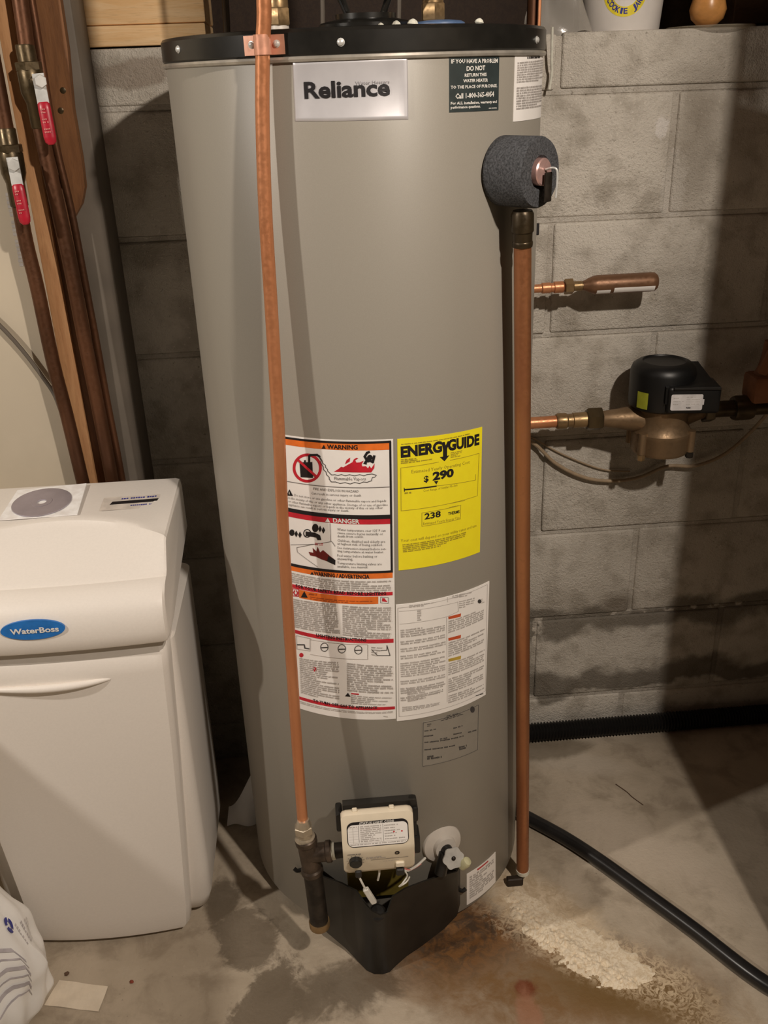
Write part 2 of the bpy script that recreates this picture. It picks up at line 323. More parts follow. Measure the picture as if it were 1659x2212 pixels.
def lay(flat, fn, parent, eps, cut=None, names=None):
    rank = {'paper': 0, 'orange': 0, 'orange2': 0, 'tubyellow': 0, 'palestick': 0, 'darkred': 1, 'red': 1, 'tub': 1, 'black': 2, 'redbar': 4, 'white': 5}
    for i, (c, mb) in enumerate(sorted(flat.ink.items(), key=lambda q: rank.get(q[0], 3))):
        b = bmesh.new(); vs = [b.verts.new(v) for v in mb.v]
        for f in mb.f:
            try: b.faces.new([vs[k] for k in f])
            except ValueError: pass
        bmesh.ops.triangulate(b, faces=[f for f in b.faces if len(f.verts) > 4])
        if cut:
            x0 = min(v.co.x for v in b.verts); x1 = max(v.co.x for v in b.verts); x = math.ceil(x0/cut)*cut
            while x < x1:
                bmesh.ops.bisect_plane(b, geom=b.verts[:]+b.edges[:]+b.faces[:], plane_co=(x, 0, 0), plane_no=(1, 0, 0)); x += cut
        e = eps + .00008*i
        for v in b.verts: v.co = fn(v.co.x, v.co.y, e)
        me = bpy.data.meshes.new('lettering'); b.to_mesh(me); b.free()
        big = c in ('print', 'olive', 'lilac')
        link_ = link('fine_print' if big else ('colour_print' if c in ('red', 'orange', 'orange2', 'mustard', 'darkred', 'rust') else 'lettering'), me, c, parent, 'stuff' if big else None, False)

# ---------------------------------------------------------------- setting
def struct(o): o['kind'] = 'structure'; return o
fl = MB(); fl.box((.2, -1.4, -.03), (7, 4.0, .06)); struct(fl.build('floor', 'floor', None, None, False))
wb = MB(); wb.box((.6, .101, .70), (3.0, .192, 1.396)); wall = struct(wb.build('wall_back', 'mortar', None, None, False))
def block_mesh(w, h, key):
    b = bmesh.new(); bmesh.ops.create_cube(b, size=1); bmesh.ops.scale(b, vec=(w, .03, h), verts=b.verts)
    bmesh.ops.bevel(b, geom=b.edges[:], offset=.0045, segments=3, profile=.5, affect='EDGES')
    me = bpy.data.meshes.new(key); b.to_mesh(me); b.free()
    me.materials.append(M['block']); me.polygons.foreach_set('use_smooth', [True]*len(me.polygons)); me.set_sharp_from_angle(angle=math.radians(40)); return me
BW, BH, JT = .4064, .2032, .010
mfull = block_mesh(BW-JT, BH-JT, 'block'); mcap = block_mesh(BW-JT, .0826, 'cap_block'); mbot = block_mesh(BW-JT, .091, 'footing_block')
J1 = 1.315
for c in range(8):
    zt = J1-.005 if c == 1 else (J1-.005-BH*(c-1))
    if c == 0: me, z = mcap, J1+.005+.0413
    elif c == 7: me, z = mbot, zt-.0455
    else: me, z = mfull, zt-(BH-JT)/2
    off = .425+(BH if c % 2 else 0)
    for k in range(-4, 4):
        x = off+BW*k+BW/2
        if x < -.85 or x > 1.9: continue
        o = bpy.data.objects.new('concrete_block', me); COL.objects.link(o); o.parent = wall
        o.location = (x, .0152+random.uniform(-.0012, .0012), z+random.uniform(-.0012, .0012)); o.rotation_euler = (random.uniform(-.004, .004), random.uniform(-.003, .003), random.uniform(-.004, .004))
# mortar tooled nearly flush in the bed joints
struct_j = MB()
for c in range(7): struct_j.box((.6, .0093, J1-BH*c), (3.0, .012, .0112), .002, 1)
struct_j.build('mortar_joint', 'mortar', wall)
hk = MB(); hk.box((.3985, -.0005, 1.098), (.008, .003, .020), .001, 1); hk.build('slot_shade', 'black', wall)  # thin black box painted as the dark inside a recess
# partition to the left, its end framed by stud and grey strip
lw = MB(); lw.box((-1.44, -.052, 1.2), (2.04, .10, 2.4)); wl = struct(lw.build('wall_left', 'drywall', None, None, False))
fp = Flat()
fp.bars('print', [(-.451, 1.205), (-.451, 1.085), (-.462, 1.205), (-.462, 1.085)], 1, .6)
lay(fp, lambda x, y, e: V(x, -.102-e, y), wl, .0004)
st = MB(); st.box((-.4075, -.063, .92), (.025, .118, 1.84), .002); s1 = st.build('wood_stud', 'pinev'); tag(s1, 'narrow pine stud edge between the two valved copper pipes', 'stud')
gs = MB(); gs.box((-.349, -.0475, .80), (.062, .094, 1.6), .004); g1 = gs.build('foam_strip', 'strip'); tag(g1, 'grey foam strip running up the wall edge behind the brown plank', 'strip')
pk = []
for q in [(-.398, 1.60), (-.398, .45), (-.367, .45), (-.363, 1.15), (-.360, 1.165), (-.345, 1.185), (-.336, 1.21), (-.334, 1.25), (-.335, 1.32), (-.329, 1.40), (-.327, 1.60)]: pk.append((q[0], -.096, q[1]))
pl = MB(); pl.ngon_prism(pk, (0, -.018, 0)); o = pl.build('notched_plank', 'plank', None, None, True, 30); tag(o, 'brown wooden plank with a rounded notch in its right edge, behind pipes', 'plank')
for kx_, kz_ in ((-.345, 1.345), (-.353, 1.318)):
    kn = MB(); kn.prof([(.0045, 0), (.0035, .0006)], 12, (kx_, -.1143, kz_), (0, -1, 0)); kn.build('knot', 'brassold', o)
# sill planks on the wall
a = MB(); a.box((-.231, .075, 1.4185), (.186, .15, .029), .002); tag(a.build('sill_plank', 'pine'), 'lower pine sill plank lying on the block wall, left of the heater', 'plank')
a = MB(); a.box((-.2315, .075, 1.50), (.190, .145, .132), .003); tag(a.build('sill_beam', 'pine'), 'thick pine beam resting on the sill plank at the top left', 'beam')
a = MB(); a.box((-.335, .075, 1.44), (.018, .12, .07), .002); tag(a.build('gap_filler', 'joist'), 'dark filler in the gap between the grey strip and the pine sill', 'wood block')  # dark filler put in for the dark gap beside the sill
# dark joist space above and behind the wall
struct((lambda m: m.build('wall_rim', 'joist', None, None, False))(MB().box((.6, 1.3, 1.9), (6, .05, 1.2))))
struct(MB().box((.2, -1.3, 2.58), (7, 4.0, .05)).build('ceiling', 'joist', None, None, False))
for i, x in enumerate((-1.3, -.9, -.5, -.06, .38, .79, 1.2, 1.6)):
    jj = MB().box((x, -1.3, 2.43), (.04, 3.3, .235), .003); struct(jj.build('trim_%d' % (i+1), 'joist'))
struct(MB().box((.777, -1.15, 1.1), (.142, .80, 2.2)).build('shade_wall_right', 'drywall', None, None, False))  # added wall stub out of view, shades the right end of the back wall
struct(MB().box((-1.15, -.74, .405), (.78, .66, .81), .004).build('shade_wall_low', 'drywall', None, None, False))  # added low block out of view, casts the diagonal shade on the softener
a = MB(); a.box((.80, .11, 1.50), (.14, .12, .185), .004); tag(a.build('wood_post', 'joist'), 'dark brown wood post standing on the wall at the top right corner', 'post')
# corrugated drain pipe along the wall foot
cp = MB(); pr = []
L0 = .26; n = 150
for k in range(n*2+1): pr.append((.0215 if (k//1) % 2 else .0165, 1.05*k/(2*n)))
cp.prof(pr, 14, (L0, -.0235, .0225), (1, 0, -.0003)); o = cp.build('corrugated_pipe', 'corr', None, None, True, 80); tag(o, 'black corrugated drain pipe along the foot of the block wall', 'pipe')
hs = MB(); hs.tube([(.345, -.12, .0150), (.352, -.20, .0150), (.348, -.256, .0150), (.362, -.273, .0150), (.417, -.331, .0150), (.469, -.398, .0150), (.527, -.483, .0150), (.58, -.562, .0150), (.655, -.678, .0150), (.74, -.75, .0150)], .0130, 16, 8); hs.v = [(x, y, z-.0015) for x, y, z in hs.v]
tag(hs.build('hose', 'hose'), 'glossy black hose lying diagonally across the floor on the right', 'hose')
# label print: corner positions and marks as (angle on the jacket, height)
LABELS={'caution_label': {'items': [('p', 'red', [(34.77, 0.0976), (41.44, 0.0971), (41.46, 0.0938), (35.04, 0.0935)]), ('b', 'print', [(30.8, 0.0918), (45.3, 0.0894), (30.9, 0.0376), (45.69, 0.0358)], 10, 0.8)], 'sheet': [(29.36, 0.1011), (46.6, 0.0991), (47.18, 0.0245), (29.47, 0.0272)]},
# label print: corner positions and marks as (angle on the jacket, height)
 'energy_label': {'items': [('t', 'black', 'ENERG', (5.76, 0.8918), (19.11, 0.8916), 0.015), ('t', 'black', 'GUIDE', (21.12, 0.8911), (33.23, 0.8881), 0.0152), ('p', 'black', [(18.99, 0.9044), (20.01, 0.9043), (20.37, 0.8988), (21.03, 0.9042), (22.08, 0.9041), (20.84, 0.8936), (20.82, 0.8836), (21.68, 0.8836), (19.92, 0.8764), (18.31, 0.8838), (19.42, 0.8836), (19.43, 0.8937)]), ('b', 'olive', [(5.96, 0.911), (32.48, 0.9083), (5.94, 0.9088), (32.49, 0.9057)], 1, 0.6), ('b', 'olive', [(5.75, 0.8893), (16.14, 0.8874), (5.7, 0.8817), (15.9, 0.8822)], 3, 0.8), ('b', 'olive', [(22.16, 0.8876), (26.62, 0.8867), (22.16, 0.8793), (25.61, 0.8779)], 4, 0.6), ('l', 'olive', 0.00067, [(5.67, 0.8765), (17.93, 0.8771)]), ('l', 'olive', 0.00067, [(21.92, 0.8762), (33.16, 0.8746), (32.67, 0.8112), (5.39, 0.8136), (5.67, 0.8765)]), ('t', 'olive', 'Estimated Yearly Operating Cost', (8.99, 0.867), (29.28, 0.8642), 0.005), ('t', 'black', '$', (12.92, 0.8516), (14.47, 0.8517), 0.0088), ('t', 'black', '290', (15.82, 0.8522), (23.22, 0.8519), 0.0115), ('p', 'black', [(16.27, 0.8503), (17.78, 0.8498), (17.04, 0.8449)]), ('l', 'black', 0.002, [(6.62, 0.8443), (17.03, 0.8425)]), ('l', 'olive', 0.00067, [(17.03, 0.8429), (31.84, 0.8363)]), ('l', 'black', 0.001, [(6.55, 0.8469), (6.61, 0.8417)]), ('l', 'olive', 0.00067, [(31.82, 0.8448), (31.84, 0.8363)]), ('b', 'olive', [(6.6, 0.8407), (8.87, 0.8404), (6.67, 0.8377), (8.85, 0.8375)], 1, 0.8), ('t', 'olive', 'Cost Range of Similar Models', (12.65, 0.8376), (24.62, 0.8355), 0.0034), ('l', 'olive', 0.00067, [(12.09, 0.8063), (25.91, 0.805), (25.77, 0.7841), (12.01, 0.7859), (12.09, 0.8063)]), ('l', 'olive', 0.00067, [(21.63, 0.8121), (27.49, 0.8104)]), ('t', 'black', '238', (12.95, 0.7957), (18.48, 0.7954), 0.0091), ('t', 'black', 'THERMS', (21.12, 0.7948), (25.4, 0.7937), 0.0046), ('t', 'olive', 'Estimated Yearly Energy Use', (12.47, 0.7878), (25.4, 0.7849), 0.0039), ('b', 'olive', [(21.62, 0.8076), (25.65, 0.807), (21.62, 0.8046), (25.65, 0.8037)], 1, 0.5), ('t', 'olive', 'Your cost will depend on your utility rates and use.', (5.02, 0.766), (32.64, 0.7634), 0.0047), ('b', 'olive', [(5.53, 0.7628), (28.37, 0.7614), (5.67, 0.7492), (27.02, 0.7482)], 5, 0.7)], 'sheet': [(4.84, 0.9178), (34.45, 0.9116), (34.12, 0.7197), (4.07, 0.7218)]},
# label print: corner positions and marks as (angle on the jacket, height)
 'instruction_label': {'items': [('b', 'ink', [(53.85, 1.3649), (66.52, 1.366), (53.91, 1.3618), (66.68, 1.3628)], 1, 0.8), ('b', 'print', [(47.98, 1.359), (74.65, 1.3625), (47.77, 1.3358), (73.58, 1.3369)], 9, 0.8), ('b', 'print', [(47.82, 1.3317), (74.51, 1.3324), (47.89, 1.3059), (73.57, 1.3058)], 9, 0.8)], 'sheet': [(46.66, 1.366), (76.34, 1.3701), (76.31, 1.2928), (46.53, 1.2931)]},
# label print: corner positions and marks as (angle on the jacket, height)
 'nameplate': {'items': [('t', 'black', 'Reliance', (-16.62, 1.3294), (5.45, 1.3297), 0.017), ('t', 'ghost', 'Water Heaters', (-3.31, 1.3413), (5.41, 1.3415), 0.0038)], 'sheet': [(-19.34, 1.3669), (10.33, 1.3679), (10.24, 1.3034), (-19.68, 1.3056)]},
# label print: corner positions and marks as (angle on the jacket, height)
 'notice_label': {'items': [('t', 'white', 'IF YOU HAVE A PROBLEM', (22.56, 1.3595), (38.62, 1.359), 0.0043), ('t', 'white', 'DO NOT', (27.36, 1.3514), (33.78, 1.3517), 0.0048), ('t', 'white', 'RETURN THIS', (26.77, 1.3452), (34.33, 1.3453), 0.0034), ('t', 'white', 'WATER HEATER', (26.32, 1.3395), (34.88, 1.3393), 0.0033), ('t', 'white', 'TO THE PLACE OF PURCHASE.', (22.4, 1.3333), (38.6, 1.3329), 0.0033), ('t', 'white', 'Call 1-800-365-4054', (23.83, 1.3228), (37.33, 1.3231), 0.0054), ('t', 'white', 'For ALL installation, warranty and', (22.39, 1.3167), (38.52, 1.3158), 0.003), ('t', 'white', 'performance questions.', (22.39, 1.3123), (32.24, 1.312), 0.003), ('b', 'white', [(35.37, 1.3114), (38.74, 1.3112), (35.38, 1.3094), (38.76, 1.3092)], 1, 0.55)], 'sheet': [(22.0, 1.3666), (39.33, 1.3673), (39.36, 1.3076), (21.96, 1.3085)]},
# label print: corner positions and marks as (angle on the jacket, height)
 'rating_plate': {'items': [('l', 'ink', 0.00067, [(11.28, 0.4517), (34.38, 0.4478), (34.19, 0.3594), (10.81, 0.3678), (11.28, 0.4517)]), ('p', 'ink', [(32.57, 0.4425), (32.47, 0.44), (32.16, 0.4385), (31.71, 0.4382), (31.22, 0.4392), (30.77, 0.4413), (30.47, 0.4441), (30.35, 0.4471), (30.46, 0.4496), (30.75, 0.4511), (31.19, 0.4514), (31.68, 0.4504), (32.13, 0.4483), (32.45, 0.4455)]), ('b', 'ink', [(20.81, 0.454), (24.7, 0.4513), (17.6, 0.4461), (27.63, 0.4434)], 3, 0.6), ('b', 'ink', [(12.75, 0.4485), (14.51, 0.4477), (12.73, 0.4422), (14.49, 0.4413)], 2, 0.5), ('b', 'ink', [(11.71, 0.4377), (21.89, 0.4338), (11.7, 0.4336), (21.89, 0.4297)], 1, 0.6), ('b', 'ink', [(23.0, 0.4268), (31.37, 0.4224), (23.0, 0.4226), (31.38, 0.4182)], 1, 0.6), ('b', 'ink', [(11.43, 0.4278), (15.48, 0.4254), (11.41, 0.4237), (15.47, 0.4213)], 1, 0.6), ('b', 'ink', [(17.55, 0.4147), (20.77, 0.4123), (17.54, 0.4106), (20.77, 0.4082)], 1, 0.6), ('b', 'ink', [(23.0, 0.4151), (27.06, 0.4115), (23.0, 0.4109), (27.07, 0.4073)], 1, 0.6), ('b', 'ink', [(29.51, 0.4066), (34.07, 0.402), (29.52, 0.4024), (34.08, 0.3977)], 1, 0.6), ('b', 'ink', [(11.64, 0.4159), (27.67, 0.4038), (11.62, 0.4118), (27.68, 0.3995)], 1, 0.6), ('b', 'ink', [(11.59, 0.4017), (24.14, 0.3921), (11.57, 0.3975), (24.14, 0.3878)], 1, 0.6), ('b', 'ink', [(12.55, 0.3867), (18.29, 0.3827), (12.53, 0.3788), (18.28, 0.3747)], 2, 0.9), ('b', 'ink', [(25.3, 0.3851), (30.18, 0.3805), (25.6, 0.3765), (30.2, 0.3724)], 2, 0.9)], 'sheet': [(10.95, 0.4529), (34.84, 0.4486), (34.68, 0.3573), (10.45, 0.3663)]},
# label print: corner positions and marks as (angle on the jacket, height)
 'temperature_label': {'items': [('l', 'print', 0.00067, [(3.39, 0.6615), (37.81, 0.6596), (37.66, 0.4674), (2.69, 0.4711), (3.39, 0.6615)]), ('b', 'print', [(7.21, 0.6644), (15.57, 0.6621), (7.19, 0.6593), (15.55, 0.6572)], 2, 0.7), ('b', 'print', [(22.55, 0.6651), (33.89, 0.6584), (22.54, 0.6595), (32.67, 0.6513)], 2, 0.7), ('l', 'print', 0.00067, [(20.75, 0.664), (20.74, 0.6562)]), ('l', 'print', 0.00067, [(3.8, 0.6558), (24.66, 0.651), (24.93, 0.6347), (20.46, 0.6316), (3.9, 0.6344)]), ('l', 'print', 0.00067, [(20.36, 0.6306), (20.41, 0.4799)]), ('b', 'print', [(9.9, 0.6539), (11.52, 0.6534), (9.82, 0.6348), (11.45, 0.6346)], 5, 0.8), ('b', 'print', [(25.2, 0.6521), (32.68, 0.6479), (25.2, 0.6389), (30.89, 0.6336)], 4, 0.6), ('p', 'ink', [(34.98, 0.6356), (34.86, 0.634), (34.54, 0.6333), (34.1, 0.6336), (33.65, 0.6348), (33.33, 0.6367), (33.21, 0.6387), (33.32, 0.6403), (33.63, 0.6411), (34.07, 0.6408), (34.52, 0.6396), (34.85, 0.6377)]), ('b', 'print', [(34.9, 0.6406), (36.89, 0.6394), (34.94, 0.6313), (36.93, 0.6301)], 3, 0.5), ('b', 'print', [(4.07, 0.6252), (19.94, 0.6231), (4.12, 0.6106), (19.92, 0.6084)], 4, 0.75), ('b', 'print', [(3.95, 0.6056), (19.92, 0.6033), (4.05, 0.5982), (19.91, 0.5959)], 2, 0.75), ('b', 'print', [(3.88, 0.5932), (19.9, 0.5907), (3.97, 0.5857), (19.89, 0.5832)], 2, 0.75), ('b', 'print', [(3.81, 0.5807), (19.89, 0.5781), (3.9, 0.5731), (19.88, 0.5705)], 2, 0.75), ('b', 'print', [(3.73, 0.568), (19.87, 0.5653), (3.72, 0.5415), (19.84, 0.5385)], 7, 0.75), ('b', 'print', [(3.55, 0.5363), (19.83, 0.5332), (3.64, 0.5285), (19.82, 0.5254)], 2, 0.75), ('b', 'print', [(3.47, 0.5233), (19.82, 0.5201), (3.54, 0.5116), (19.8, 0.5083)], 3, 0.75), ('b', 'print', [(3.37, 0.5063), (19.79, 0.5029), (3.47, 0.4984), (19.78, 0.495)], 2, 0.75), ('b', 'print', [(5.79, 0.5208), (19.02, 0.5153), (5.89, 0.4951), (19.0, 0.4981)], 6, 0.75), ('b', 'print', [(3.97, 0.489), (17.93, 0.4834), (3.92, 0.4791), (17.66, 0.4788)], 3, 0.8), ('p', 'orange2', [(20.97, 0.631), (26.03, 0.6297), (25.87, 0.6242), (21.07, 0.6263)]), ('p', 'orange2', [(20.94, 0.594), (26.05, 0.5925), (25.89, 0.5868), (21.04, 0.5892)]), ('p', 'mustard', [(20.91, 0.5574), (26.08, 0.5556), (25.91, 0.5498), (21.01, 0.5525)]), ('b', 'print', [(21.07, 0.624), (36.62, 0.6236), (20.95, 0.602), (36.37, 0.6027)], 6, 0.75), ('b', 'print', [(21.04, 0.5869), (36.78, 0.5855), (20.91, 0.5605), (36.55, 0.5603)], 7, 0.75), ('b', 'print', [(21.01, 0.5501), (36.95, 0.5478), (20.88, 0.5271), (36.7, 0.5259)], 6, 0.75), ('b', 'print', [(20.98, 0.5223), (37.08, 0.5192), (20.85, 0.4949), (36.84, 0.4929)], 7, 0.75), ('b', 'print', [(20.95, 0.4915), (37.22, 0.4875), (20.83, 0.4757), (36.92, 0.4732)], 4, 0.75), ('b', 'ink', [(32.87, 0.4701), (36.6, 0.4665), (32.88, 0.4675), (36.61, 0.4639)], 1, 0.8)], 'sheet': [(2.82, 0.6668), (38.92, 0.663), (37.96, 0.4595), (1.86, 0.4627)]},
# label print: corner positions and marks as (angle on the jacket, height)
 'warning_label': {'items': [('p', 'black', [(-31.29, 0.9185), (2.92, 0.9166), (2.9, 0.9133), (-31.35, 0.9155)]), ('p', 'black', [(2.35, 0.9148), (2.98, 0.9146), (2.18, 0.7197), (1.51, 0.72)]), ('p', 'orange', [(-31.34, 0.9158), (2.34, 0.9137), (2.3, 0.9038), (-31.54, 0.9069)]), ('t', 'black', 'WARNING', (-16.54, 0.9067), (-7.17, 0.9062), 0.0062), ('p', 'black', [(-18.3, 0.9063), (-16.98, 0.9064), (-17.48, 0.9121)]), ('p', 'red', [(-18.59, 0.8785), (-18.7, 0.8752), (-19.58, 0.8755), (-19.49, 0.8782)]), ('p', 'red', [(-18.7, 0.8752), (-18.92, 0.8719), (-19.76, 0.8729), (-19.58, 0.8755)]), ('p', 'red', [(-18.92, 0.8719), (-19.25, 0.8687), (-20.03, 0.8703), (-19.76, 0.8729)]), ('p', 'red', [(-19.25, 0.8687), (-19.68, 0.8657), (-20.38, 0.8679), (-20.03, 0.8703)]), ('p', 'red', [(-19.68, 0.8657), (-20.21, 0.863), (-20.81, 0.8657), (-20.38, 0.8679)]), ('p', 'red', [(-20.21, 0.863), (-20.81, 0.8606), (-21.3, 0.8637), (-20.81, 0.8657)]), ('p', 'red', [(-20.81, 0.8606), (-21.49, 0.8586), (-21.85, 0.8621), (-21.3, 0.8637)]), ('p', 'red', [(-21.49, 0.8586), (-22.21, 0.857), (-22.44, 0.8608), (-21.85, 0.8621)]), ('p', 'red', [(-22.21, 0.857), (-22.97, 0.8559), (-23.05, 0.8599), (-22.44, 0.8608)]), ('p', 'red', [(-22.97, 0.8559), (-23.75, 0.8553), (-23.68, 0.8594), (-23.05, 0.8599)]), ('p', 'red', [(-23.75, 0.8553), (-24.52, 0.8552), (-24.31, 0.8593), (-23.68, 0.8594)]), ('p', 'red', [(-24.52, 0.8552), (-25.28, 0.8556), (-24.91, 0.8597), (-24.31, 0.8593)]), ('p', 'red', [(-25.28, 0.8556), (-25.99, 0.8565), (-25.48, 0.8604), (-24.91, 0.8597)]), ('p', 'red', [(-25.99, 0.8565), (-26.64, 0.8579), (-26.0, 0.8615), (-25.48, 0.8604)]), ('p', 'red', [(-26.64, 0.8579), (-27.21, 0.8598), (-26.46, 0.8631), (-26.0, 0.8615)]), ('p', 'red', [(-27.21, 0.8598), (-27.68, 0.862), (-26.85, 0.8649), (-26.46, 0.8631)]), ('p', 'red', [(-27.68, 0.862), (-28.05, 0.8647), (-27.14, 0.8671), (-26.85, 0.8649)]), ('p', 'red', [(-28.05, 0.8647), (-28.31, 0.8676), (-27.35, 0.8695), (-27.14, 0.8671)]), ('p', 'red', [(-28.31, 0.8676), (-28.43, 0.8708), (-27.45, 0.872), (-27.35, 0.8695)]), ('p', 'red', [(-28.43, 0.8708), (-28.43, 0.8742), (-27.45, 0.8747), (-27.45, 0.872)]), ('p', 'red', [(-28.43, 0.8742), (-28.3, 0.8776), (-27.35, 0.8775), (-27.45, 0.8747)]), ('p', 'red', [(-28.3, 0.8776), (-28.05, 0.8809), (-27.14, 0.8802), (-27.35, 0.8775)]), ('p', 'red', [(-28.05, 0.8809), (-27.68, 0.8842), (-26.85, 0.8828), (-27.14, 0.8802)]), ('p', 'red', [(-27.68, 0.8842), (-27.21, 0.8873), (-26.47, 0.8853), (-26.85, 0.8828)]), ('p', 'red', [(-27.21, 0.8873), (-26.64, 0.8901), (-26.02, 0.8876), (-26.47, 0.8853)]), ('p', 'red', [(-26.64, 0.8901), (-26.0, 0.8926), (-25.5, 0.8896), (-26.02, 0.8876)]), ('p', 'red', [(-26.0, 0.8926), (-25.3, 0.8946), (-24.94, 0.8912), (-25.5, 0.8896)]), ('p', 'red', [(-25.3, 0.8946), (-24.56, 0.8962), (-24.34, 0.8925), (-24.94, 0.8912)]), ('p', 'red', [(-24.56, 0.8962), (-23.8, 0.8973), (-23.72, 0.8934), (-24.34, 0.8925)]), ('p', 'red', [(-23.8, 0.8973), (-23.03, 0.8979), (-23.1, 0.8939), (-23.72, 0.8934)]), ('p', 'red', [(-23.03, 0.8979), (-22.28, 0.8979), (-22.49, 0.8939), (-23.1, 0.8939)]), ('p', 'red', [(-22.28, 0.8979), (-21.56, 0.8974), (-21.91, 0.8935), (-22.49, 0.8939)]), ('p', 'red', [(-21.56, 0.8974), (-20.89, 0.8964), (-21.36, 0.8927), (-21.91, 0.8935)]), ('p', 'red', [(-20.89, 0.8964), (-20.28, 0.8949), (-20.86, 0.8915), (-21.36, 0.8927)]), ('p', 'red', [(-20.28, 0.8949), (-19.75, 0.893), (-20.43, 0.8899), (-20.86, 0.8915)]), ('p', 'red', [(-19.75, 0.893), (-19.31, 0.8906), (-20.07, 0.888), (-20.43, 0.8899)]), ('p', 'red', [(-19.31, 0.8906), (-18.97, 0.8879), (-19.79, 0.8859), (-20.07, 0.888)]), ('p', 'red', [(-18.97, 0.8879), (-18.73, 0.885), (-19.6, 0.8835), (-19.79, 0.8859)]), ('p', 'red', [(-18.73, 0.885), (-18.6, 0.8818), (-19.5, 0.8809), (-19.6, 0.8835)]), ('p', 'red', [(-18.6, 0.8818), (-18.59, 0.8785), (-19.49, 0.8782), (-19.5, 0.8809)]),
# label print: corner positions and marks as (angle on the jacket, height)
